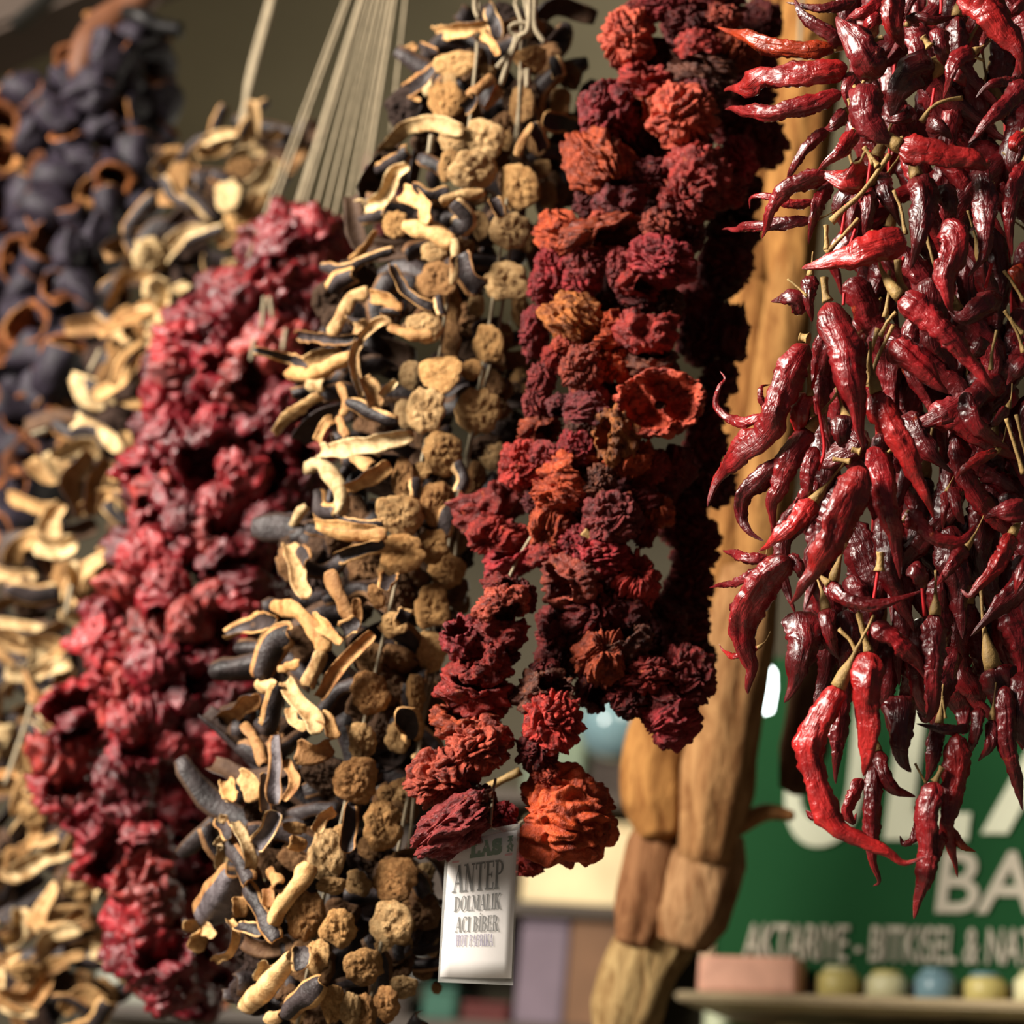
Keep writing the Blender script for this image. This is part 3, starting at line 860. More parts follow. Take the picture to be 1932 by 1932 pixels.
PC = {'r': (186, 52, 42), 'o': (206, 84, 40), 'c': (176, 44, 50), 's': (208, 88, 62), 'd': (120, 28, 26), 'm': (128, 44, 46), 'b': (120, 66, 46), 'n': (176, 62, 60),
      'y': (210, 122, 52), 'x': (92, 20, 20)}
PEPPERS = [  # region, cx, cy, w, h, kind, colour, strand, extra depth cm
    ('R1', 760, 280, 350, 390, 'k', 's', 1, 0), ('R1', 860, 90, 300, 180, 'k', 'r', 1, 1), ('R1', 1010, 40, 320, 200, 'k', 'c', 1, 0), ('R1', 1180, 150, 300, 190, 'k', 'd', 1, 0),
    ('R1', 1430, 130, 250, 200, 'k', 's', 1, -1), ('R1', 1300, 30, 500, 160, 'k', 'd', 1, 1), ('R1', 1250, 310, 290, 190, 'c', 'r', 1, -1), ('R1', 1510, 350, 330, 270, 'k', 'o', 1, 0),
    ('R1', 1280, 460, 420, 190, 'c', 'b', 1, 0), ('R1', 1280, 560, 430, 180, 'c', 'b', 1, 0), ('R1', 880, 560, 350, 240, 'c', 'r', 1, -1), ('R1', 640, 800, 390, 390, 'k', 'c', 1, -1),
    ('R1', 860, 760, 260, 270, 'c', 'o', 1, 0), ('R1', 1150, 830, 440, 420, 'k', 's', 1, -2), ('R1', 1230, 650, 270, 170, 'k', 'm', 1, -1), ('R1', 570, 1170, 560, 390, 'p', 'o', 1, -2, -0.5),
    ('R1', 1250, 1180, 430, 340, 'c', 'r', 1, -2), ('R1', 1540, 1130, 240, 310, 'k', 'c', 1, -1), ('R1', 900, 1240, 360, 230, 'k', 'm', 1, 0), ('R1', 700, 1410, 340, 220, 'c', 'm', 1, -1),
    ('R1', 480, 1430, 190, 220, 'k', 'm', 1, 1), ('R1', 650, 1510, 290, 190, 'k', 's', 1, 0), ('R1', 1190, 1400, 390, 310, 'k', 'r', 1, -2), ('R1', 1430, 1340, 300, 220, 'k', 'r', 1, -1),
    ('R1', 985, 1600, 280, 240, 'k', 's', 1, -2), ('R1', 290, 1650, 330, 310, 'p', 'o', 1, -1), ('R1', 580, 1660, 530, 270, 'c', 'o', 1, -2), ('R1', 480, 1830, 290, 250, 'k', 'n', 1, -2),
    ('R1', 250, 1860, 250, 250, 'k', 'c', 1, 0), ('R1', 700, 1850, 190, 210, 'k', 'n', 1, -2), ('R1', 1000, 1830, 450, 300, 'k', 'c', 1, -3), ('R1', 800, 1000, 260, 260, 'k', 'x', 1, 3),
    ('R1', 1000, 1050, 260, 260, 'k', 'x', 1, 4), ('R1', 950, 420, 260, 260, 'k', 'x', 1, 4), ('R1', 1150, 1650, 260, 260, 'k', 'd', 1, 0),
    ('R2', 300, 250, 270, 290, 'k', 'c', 1, 0), ('R2', 560, 200, 270, 210, 'k', 'c', 1, -1), ('R2', 840, 140, 180, 270, 'k', 'n', 1, -2), ('R2', 1000, 210, 310, 260, 'c', 'r', 1, -2),
    ('R2', 480, 470, 440, 340, 'p', 'y', 1, -2), ('R2', 200, 600, 210, 390, 'p', 'c', 1, 0), ('R2', 1000, 340, 310, 170, 'k', 'd', 1, 0), ('R2', 1210, 380, 220, 230, 'k', 'b', 1, 0),
    ('R2', 1040, 590, 440, 300, 'c', 'r', 1, -3), ('R2', 1090, 820, 360, 220, 'c', 'b', 1, -1), ('R2', 720, 640, 310, 170, 'c', 'o', 1, -1), ('R2', 780, 560, 270, 220, 'p', 'o', 1, 0),
    ('R2', 420, 690, 190, 130, 'k', 's', 1, -1), ('R2', 350, 800, 190, 230, 'p', 'r', 1, 0), ('R2', 560, 880, 300, 330, 'k', 's', 1, -2), ('R2', 820, 820, 260, 270, 'k', 'o', 1, 1),
    ('R2', 250, 950, 200, 230, 'k', 'n', 1, 0), ('R2', 210, 1130, 190, 210, 'k', 'n', 1, 0), ('R2', 390, 1150, 200, 170, 'c', 'm', 1, 0), ('R2', 610, 1160, 340, 330, 'p', 'm', 1, -1),
    ('R2', 1150, 1140, 700, 530, 'C', 's', 1, -4), ('R2', 830, 1380, 330, 410, 'c', 'y', 1, -3), ('R2', 570, 1330, 250, 160, 'k', 'b', 1, -1), ('R2', 240, 1330, 290, 200, 'c', 'o', 1, 1),
    ('R2', 180, 1440, 230, 180, 'c', 'o', 1, 1), ('R2', 510, 1480, 270, 270, 'k', 'c', 1, -1), ('R2', 120, 1600, 350, 340, 'k', 'r', 1, -1), ('R2', 280, 1560, 270, 250, 'k', 'n', 1, -1),
    ('R2', 470, 1660, 430, 290, 'c', 'o', 1, -2), ('R2', 920, 1560, 350, 250, 'p', 'o', 1, -2), ('R2', 1070, 1600, 290, 290, 'p', 'r', 1, -1), ('R2', 1270, 1650, 290, 340, 'p', 'd', 1, 0),
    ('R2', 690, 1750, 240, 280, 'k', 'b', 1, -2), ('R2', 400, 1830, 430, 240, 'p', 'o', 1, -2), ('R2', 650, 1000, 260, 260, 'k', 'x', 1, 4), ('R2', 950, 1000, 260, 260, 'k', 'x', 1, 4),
    ('R3', 300, 570, 440, 290, 'c', 'r', 1, -1), ('R3', 370, 750, 380, 250, 'p', 'r', 1, 0), ('R3', 450, 910, 360, 220, 'c', 'c', 1, 0), ('R3', 600, 520, 150, 160, 'k', 'm', 1, 0),
    ('R3', 730, 680, 280, 330, 'p', 'o', 1, -1), ('R3', 720, 880, 260, 230, 'c', 'r', 1, 0), ('R3', 1120, 640, 360, 330, 'k', 'n', 1, -3), ('R3', 900, 800, 230, 210, 'k', 'c', 1, -2),
    ('R3', 1060, 890, 360, 270, 'k', 'c', 1, -2), ('R3', 850, 1070, 380, 340, 'c', 's', 1, -2), ('R3', 1300, 1045, 290, 350, 'p', 'r', 1, -1), ('R3', 1340, 730, 170, 200, 'p', 'r', 1, 0),
    ('R3', 1440, 570, 190, 240, 'p', 'o', 1, 0), ('R3', 1330, 480, 230, 220, 'p', 'd', 1, 0), ('R3', 840, 1230, 210, 130, 'k', 'd', 1, 0), ('R3', 1000, 1290, 430, 280, 'k', 'd', 1, 0),
    ('R3', 1210, 1270, 310, 220, 'c', 'd', 1, 0), ('R3', 780, 1400, 290, 330, 'k', 'd', 1, 1), ('R3', 1200, 1470, 360, 240, 'c', 'b', 1, -1), ('R3', 1050, 1590, 340, 350, 'p', 'o', 1, -2),
    ('R3', 760, 1590, 290, 230, 'k', 'd', 1, 1), ('R3', 1000, 1780, 210, 310, 'c', 'd', 1, 0), ('R3', 1350, 1700, 330, 240, 'k', 'r', 1, -1), ('R3', 1210, 1800, 270, 240, 'k', 'd', 1, 0),
    ('R3', 1620, 1700, 370, 370, 'k', 'd', 1, 0), ('R3', 1500, 1880, 360, 230, 'p', 'd', 1, 0), ('R6', 1560, 1010, 280, 250, 'p', 'c', 1, 0), ('R6', 1350, 900, 180, 150, 'k', 'd', 1, 0),
    ('R6', 1600, 850, 260, 200, 'k', 'd', 1, 1),
    # strand at the back right, its shade put into the dark colour
    ('R1', 1700, 150, 270, 260, 'k', 'd', 2, 0), ('R1', 1650, 450, 290, 310, 'k', 'd', 2, 0), ('R1', 1620, 700, 330, 290, 'k', 'd', 2, 0), ('R1', 1700, 1000, 330, 340, 'k', 'd', 2, 0),
    ('R1', 1480, 870, 330, 260, 'k', 'd', 2, 0), ('R1', 1500, 1600, 350, 310, 'c', 'd', 2, 0), ('R1', 1450, 1850, 350, 310, 'k', 'd', 2, 0), ('R1', 1560, 1350, 260, 280, 'k', 'd', 2, 1),
    ('R2', 1600, 170, 330, 310, 'k', 'd', 2, 0), ('R2', 1650, 600, 330, 430, 'p', 'd', 2, 0), ('R2', 1440, 650, 310, 360, 'k', 'd', 2, 0), ('R2', 1600, 960, 270, 270, 'k', 'd', 2, 0),
    ('R2', 1500, 1200, 310, 310, 'k', 'd', 2, 0), ('R2', 1500, 1450, 310, 310, 'k', 'd', 2, 0), ('R2', 1550, 1750, 330, 310, 'k', 'd', 2, 0), ('R2', 1350, 1850, 260, 260, 'k', 'd', 2, 0),
    ('R2', 1400, 400, 310, 310, 'k', 'd', 2, 0), ('R3', 1650, 745, 380, 230, 'k', 'd', 2, 0), ('R3', 1680, 920, 310, 230, 'k', 'd', 2, 0), ('R3', 1640, 1100, 310, 210, 'k', 'd', 2, 0),
    ('R3', 1600, 1260, 340, 260, 'p', 'd', 2, 0), ('R3', 1620, 1420, 310, 260, 'k', 'd', 2, 0), ('R3', 1700, 1550, 240, 210, 'k', 'd', 2, 0), ('R3', 1600, 560, 300, 230, 'k', 'd', 2, 0),
    # front loop that carries the price tag
    ('R3', 370, 1095, 240, 150, 'c', 'r', 3, 0), ('R3', 380, 1230, 340, 250, 'c', 's', 3, -1), ('R3', 370, 1400, 340, 200, 'c', 'r', 3, 0), ('R3', 520, 1150, 180, 230, 'p', 'd', 3, 1),
    ('R3', 110, 1440, 260, 270, 'c', 'c', 3, 0), ('R3', 420, 1550, 150, 150, 'k', 'd', 3, 1), ('R6', 600, 700, 260, 220, 'c', 'r', 3, -1), ('R6', 550, 830, 370, 250, 'c', 'r', 3, 0),
    ('R6', 500, 985, 340, 220, 'c', 'o', 3, 0), ('R6', 565, 1120, 300, 280, 'k', 's', 3, -1), ('R6', 380, 1290, 370, 300, 'k', 's', 3, 0), ('R6', 420, 1560, 400, 250, 'p', 'n', 3, -4, 0.6),
    ('R6', 560, 1440, 190, 200, 'k', 'b', 3, 0), ('R6', 690, 1490, 130, 140, 'k', 'c', 3, 0), ('R6', 1000, 1490, 440, 480, 'p', 'o', 3, 2, 0.4, 'largest orange wrinkled pepper low on the front loop'),
    ('R6', 830, 1720, 200, 150, 'p', 'r', 3, 6), ('R6', 910, 1280, 140, 110, 'k', 's', 3, 0), ('R6', 885, 850, 290, 230, 'c', 'b', 3, 0), ('R6', 950, 1000, 280, 290, 'k', 'r', 3, -1),
    ('R6', 865, 1150, 200, 210, 'k', 'd', 3, 0), ('R6', 900, 740, 150, 130, 'k', 'd', 3, 1),
]
PG = 'strings of dried red peppers'
PR = {1: thing('pepper_garland', 'thick string of crinkled orange and red dried peppers, left of the chillies', 'garland', P(1350, -120, 1.62), PG),
      2: thing('pepper_garland', 'dark shaded string of dried red peppers behind the thick one, beside the brown loofahs', 'garland', P(1420, -120, 1.72), PG),
      3: thing('pepper_garland', 'lowest loop of dried red peppers, with a white price tag hanging from it', 'garland', P(1000, 1010, 1.53), PG)}
for i, e in enumerate(PEPPERS):
    reg, x, y, w, h, kind, c, st, z = e[:9]
    ang = e[9] if len(e) > 9 else random.uniform(-0.35, 0.35)
    label = e[10] if len(e) > 10 else None
    px, py = gp(reg, x, y)
    s = REG[reg][2]
    if kind == 'C':
        key, ang, label = 'C0', 0.2, 'open pepper ring with a hollow orange inside'
    else:
        key = '%s%d' % (kind, random.randrange(1 if kind == 'c' else 0, CNT[kind]))
    cxs = np.interp(py, [0, 500, 1000, 1350], [1290, 1200, 1110, 1200])
    u = np.clip((px - cxs) / 190, -1, 1)
    d = {1: 1.53 + 0.06 * (1 - math.sqrt(1 - u * u)), 2: 1.66, 3: 1.50}[st]
    d = depth(d, py) + z * 0.008
    k = 0.97 if label else random.uniform(0.68, 0.97)
    col = lin(*[min(255, q * k) for q in PC[c]])
    place('dried_pepper', PR[st], key, px, py, w * s * (1.05 if kind == 'C' else 1.22), h * s * (1.05 if kind == 'C' else 1.22), d, ang, col, False if kind == 'C' else None, label=label)
# filling behind the thick string
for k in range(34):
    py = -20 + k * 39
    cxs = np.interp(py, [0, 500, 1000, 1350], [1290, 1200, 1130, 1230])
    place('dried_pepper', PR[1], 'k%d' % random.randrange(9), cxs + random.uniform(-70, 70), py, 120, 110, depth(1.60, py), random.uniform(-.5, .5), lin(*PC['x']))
for root, xs in ((PR[1], [(1265, 1330), (1140, 1000), (1200, 500), (1300, -20), (1350, -120)]), (PR[2], [(1290, 1250), (1330, 800), (1390, 300), (1420, -120)])):
    d0 = 1.58 if root is PR[1] else 1.67
    pts = [P(x, y, depth(d0, y)) for x, y in xs]
    add_string(root, pts + [rail_point(pts[-1])], 0.0016)
add_string(PR[3], [P(1080, 900, 1.58), P(965, 1080, 1.53), P(930, 1250, 1.51), P(900, 1450, 1.5), P(930, 1560, 1.5), P(1000, 1540, 1.5), P(1050, 1430, 1.5), P(1060, 1250, 1.52), P(1100, 1150, 1.54)], 0.0015)
me, og = tube_mesh('stalk', [P(*gp('R6', 780, 1255), 1.5), P(*gp('R6', 690, 1300), 1.5), P(*gp('R6', 590, 1350), 1.5)], [0.004, 0.003, 0.004], M_STEM, 10, 8, 0.0005)
obj('stalk', me, PR[3], og)
me, og = tube_mesh('stalk', [P(*gp('R3', 1080, 810), 1.5), P(*gp('R3', 1000, 775), 1.5), P(*gp('R3', 935, 720), 1.5)], [0.003, 0.004, 0.005], M_STEM, 10, 8, 0.0005)
obj('stalk', me, PR[1], og)

# ------------------------------------------------------------------ aubergine slices and strips
def disc_shape(seed, rings=13, nu=44):
    a = np.linspace(0, 2 * math.pi, nu, endpoint=False)
    ca, sa = np.cos(a), np.sin(a)
    ol = 1 + 0.2 * pn(np.stack([ca * 1.2, sa * 1.2, a * 0], 1), seed) + 0.15 * pn(np.stack([ca * 2.8, sa * 3.2, a * 0], 1), seed + 1) + 0.04 * pn(np.stack([ca * 8, sa * 8, a * 0], 1), seed + 2)
    tt = np.linspace(0.03, 1, rings)
    v = []
    for t in tt:
        x, y = ca * ol * t, sa * ol * t
        q = np.stack([x * 2.2, y * 2.2, x * 0], 1)
        b = np.abs(pn(q * 1.25, seed + 3)) * 0.26 + np.abs(pn(q * 3.0, seed + 4)) * 0.2
        z = 0.22 * (1 - t ** 3) * 0.9 + b * (1 - 0.6 * t ** 4) + 0.22 * pn(np.stack([x, y, x * 0], 1) * 0.9, seed + 6)
        v.append(np.stack([x, y, z], 1))
    edge = v[-1]
    v.append(edge * np.array([1.05, 1.05, 1]) - np.array([0, 0, 0.10]))
    v.append(edge * np.array([0.98, 0.98, 1]) - np.array([0, 0, 0.30]))
    v.append(edge * np.array([0.6, 0.6, 1]) - np.array([0, 0, 0.5]))
    v.append(edge * np.array([0.05, 0.05, 0.4]) - np.array([0, 0, 0.55]))
    f = grid_faces(nu, rings + 4)
    idx = np.zeros(len(f), int)
    idx[(rings) * nu:] = 1
    V = np.vstack(v)
    V[:, :2] /= np.abs(V[:, :2]).max(0)
    V[:, 2] -= 0.1
    return V, f, idx


for k in range(12):
    v, f, ix = disc_shape(k * 6 + 3)
    UNIT['d%d' % k] = mesh('aubergine_slice', v, f, [M_FLESH, M_SKIN], ix)


def strip_mesh(pts, w, seed, front='f', curl=0.25, roll=0.0, th=None, n=None, mats=None, twist=0.5):
    c0, L = spline(pts, 8)
    n = n or int(np.clip(L / w * 7, 10, 26))
    c, L = spline(pts, n)
    T, B, N = frames(c)
    t = np.linspace(0, 1, n)
    ph = roll + twist * (t - 0.5) + 0.25 * pn(np.stack([t * 2, t * 0, t * 0], 1), seed)
    Wd = np.cos(ph)[:, None] * B + np.sin(ph)[:, None] * N
    Md = -np.sin(ph)[:, None] * B + np.cos(ph)[:, None] * N
    K = 9
    s = np.linspace(-1, 1, K)
    S, TT = np.meshgrid(s, t)
    th = th or w * 0.07
    wl = (w / 2) * (1 + 0.4 * pn(np.stack([TT.ravel() * L / w * 0.8, np.sign(S.ravel()) * 3, 0 * TT.ravel()], 1), seed + 1).reshape(n, K))
    wl *= np.clip(0.72 + 4 * np.minimum(t, 1 - t), 0, 1)[:, None] * (1 + 0.25 * pn(np.stack([t * 3, t * 0 + seed, t * 0], 1), seed + 7))[:, None]
    q = np.stack([S.ravel() * 1.4, TT.ravel() * L / w * 1.4, 0 * S.ravel()], 1)
    lum = (np.abs(pn(q * 1.3, seed + 2)) * 0.11 + np.abs(pn(q * 2.8, seed + 3)) * 0.05).reshape(n, K) * w
    cv = curl * w * (S ** 2 - 0.35)
    if front == 's':
        cv = -cv
    side = 1.0 if front == 'f' else -1.0
    edge = np.sqrt(np.clip(1 - np.abs(S) ** 3, 0, 1)) * th / 2 + th * 0.05
    # side with flesh gets the lumps
    up = cv + edge + (lum if front == 'f' else 0)
    dn = cv - edge - (lum if front == 's' else 0)
    top = c[:, None] + Wd[:, None] * (S * wl)[..., None] + Md[:, None] * up[..., None]
    bot = c[:, None] + Wd[:, None] * (S * wl)[..., None] + Md[:, None] * dn[..., None]
    ring = np.concatenate([top, bot[:, ::-1]], 1)          # 2K verts a ring
    M = 2 * K
    v = ring.reshape(-1, 3)
    f = [list(x) for x in grid_faces(M, n)]
    fi = np.tile(np.r_[np.zeros(K - 1), np.ones(1), np.ones(K - 1), np.ones(1)], n - 1)
    if front == 's':
        fi = np.tile(np.r_[0, np.ones(K - 3), np.zeros(K + 2)], n - 1)
    f.append(list(range(M))[::-1])
    f.append(list(range((n - 1) * M, n * M)))
    fi = np.r_[fi, 0, 0]
    org = c[n // 2].copy()
    return mesh('aubergine_strip', v - org, np.array(f, dtype=object), mats or [M_FLESHS, M_SKINS], fi.astype(int)), org


FLESH = [(214, 170, 114), (200, 154, 98), (222, 182, 128), (190, 144, 90), (174, 128, 80)]
CREAM = [(218, 190, 142), (208, 176, 126), (200, 162, 110)]


def fcol(pal, k=1.0):
    c = random.choice(pal)
    j = random.uniform(0.9, 1.06) * k
    return lin(*[min(255, q * j) for q in c])


SIL_M = [(0, 860, 1040), (100, 800, 1075), (300, 720, 1090), (500, 640, 1060), (700, 540, 1010), (900, 580, 960), (1000, 550, 900), (1200, 470, 860), (1400, 430, 835), (1600, 380, 830), (1800, 400, 830), (1940, 470, 800)]


def sil(S, y):
    ys = [r[0] for r in S]
    return np.interp(y, ys, [r[1] for r in S]), np.interp(y, ys, [r[2] for r in S])


DM, RM = 1.70, 0.11


def d_main(x, y, layer=1.0):
    l, r = sil(SIL_M, y)
    u = np.clip((x - (l + r) / 2) / ((r - l) / 2), -1, 1)
    return depth(DM, y) - RM * layer * math.sqrt(1 - u * u)


am = thing('aubergine_garland', 'cream and black garland of dried aubergine slices on cotton strings, in the middle', 'garland', P(985, -120, 1.8))
DISCS = {'U4': [(1000, 460, 310, 190), (930, 730, 240, 270), (1200, 1000, 290, 290), (980, 1020, 200, 170), (1130, 1240, 330, 260), (960, 1210, 170, 220), (1460, 1360, 290, 310), (1400, 1680, 270, 270), (1520, 1740, 160, 190, 0),
                (1480, 760, 190, 270, 0), (1760, 760, 150, 250, 0), (1550, 430, 220, 180), (1380, 1030, 100, 140, 0), (1670, 1430, 130, 220, 0), (1630, 1220, 130, 150, 0), (850, 1830, 190, 160), (560, 1640, 180, 180),
                (960, 600, 110, 120), (1240, 520, 100, 110, 0), (1600, 1040, 150, 180, 0), (1180, 1640, 130, 200, 0), (1050, 1830, 150, 180, 0)],
         'U5': [(1180, 270, 260, 240), (1640, 280, 290, 240), (1110, 580, 210, 190), (1270, 650, 140, 260, 0), (1520, 690, 210, 230), (1200, 880, 290, 250), (1010, 890, 140, 180, 0), (1110, 1120, 230, 280), (980, 1140, 140, 180, 0),
                (1450, 1130, 270, 280), (1230, 1400, 240, 270), (960, 1560, 150, 240), (1190, 1720, 200, 280), (950, 1800, 270, 260), (1410, 850, 130, 130), (1740, 930, 170, 240, 0), (1620, 990, 120, 140, 0), (1440, 1560, 120, 210, 0),
                (1080, 1510, 140, 110), (1280, 440, 130, 230, 0), (1740, 480, 130, 210, 0), (1480, 1640, 180, 130, 0), (1540, 1400, 160, 200, 0), (1620, 650, 120, 180, 0), (1440, 430, 110, 140, 0)],
         'U6': [(1285, 150, 290, 250), (1480, 110, 200, 220), (1580, 270, 240, 230), (1480, 520, 240, 280), (1680, 500, 120, 150, 0), (1110, 450, 110, 160), (1060, 870, 190, 230, 0), (1480, 820, 220, 260), (1070, 1100, 240, 270),
                (1220, 640, 180, 160), (1300, 780, 160, 210, 0), (1010, 1425, 175, 240), (975, 1690, 275, 300), (1250, 1400, 170, 210, 0), (1380, 1100, 120, 240), (1500, 1150, 190, 250, 0), (1290, 1760, 160, 190, 0), (1170, 1780, 120, 110, 0),
                (1640, 60, 160, 200, 0), (1180, 280, 130, 140, 0), (1580, 620, 130, 170, 0)],
         'U7': [(1430, 570, 245, 310), (1035, 780, 240, 330), (1070, 980, 180, 120), (1250, 970, 190, 180, 0), (1500, 940, 290, 280), (900, 1200, 240, 310), (1120, 1280, 230, 250), (1480, 1250, 290, 290), (1640, 1180, 170, 200, 0), (970, 1470, 170, 230),
                (1290, 1540, 240, 250), (1090, 1800, 160, 260), (1200, 1830, 130, 260), (1310, 1850, 130, 230), (1440, 1800, 190, 240), (1560, 1680, 170, 150), (1790, 1690, 75, 75), (1700, 1030, 140, 90, 0), (820, 590, 150, 90), (1130, 620, 90, 110),
                (1590, 770, 220, 70), (1560, 380, 150, 170, 0), (1580, 470, 170, 160, 0), (1330, 720, 150, 160, 0), (1500, 1420, 230, 190, 0), (1760, 1400, 110, 160, 0), (1720, 900, 110, 160, 0), (1700, 1550, 130, 150, 0), (820, 1850, 170, 150, 0)]}
for reg, L_ in DISCS.items():
    for e in L_:
        px, py = gp(reg, e[0], e[1])
        s = REG[reg][2]
        front = len(e) == 4
        d = d_main(px, py) + (0.0 if front else 0.022)
        place('aubergine_slice', am, 'd%d' % random.randrange(12), px, py, e[2] * s * 1.16, e[3] * s * 1.16, d, random.uniform(-0.25, 0.25), fcol(FLESH, 1.0 if front else 0.85), dz=0.36 * (e[2] + e[3]) * s, tilt=(random.uniform(-.25, .25), random.uniform(-0.35, 0.35)))  # slices set back get dimmer flesh, shade put into the colour

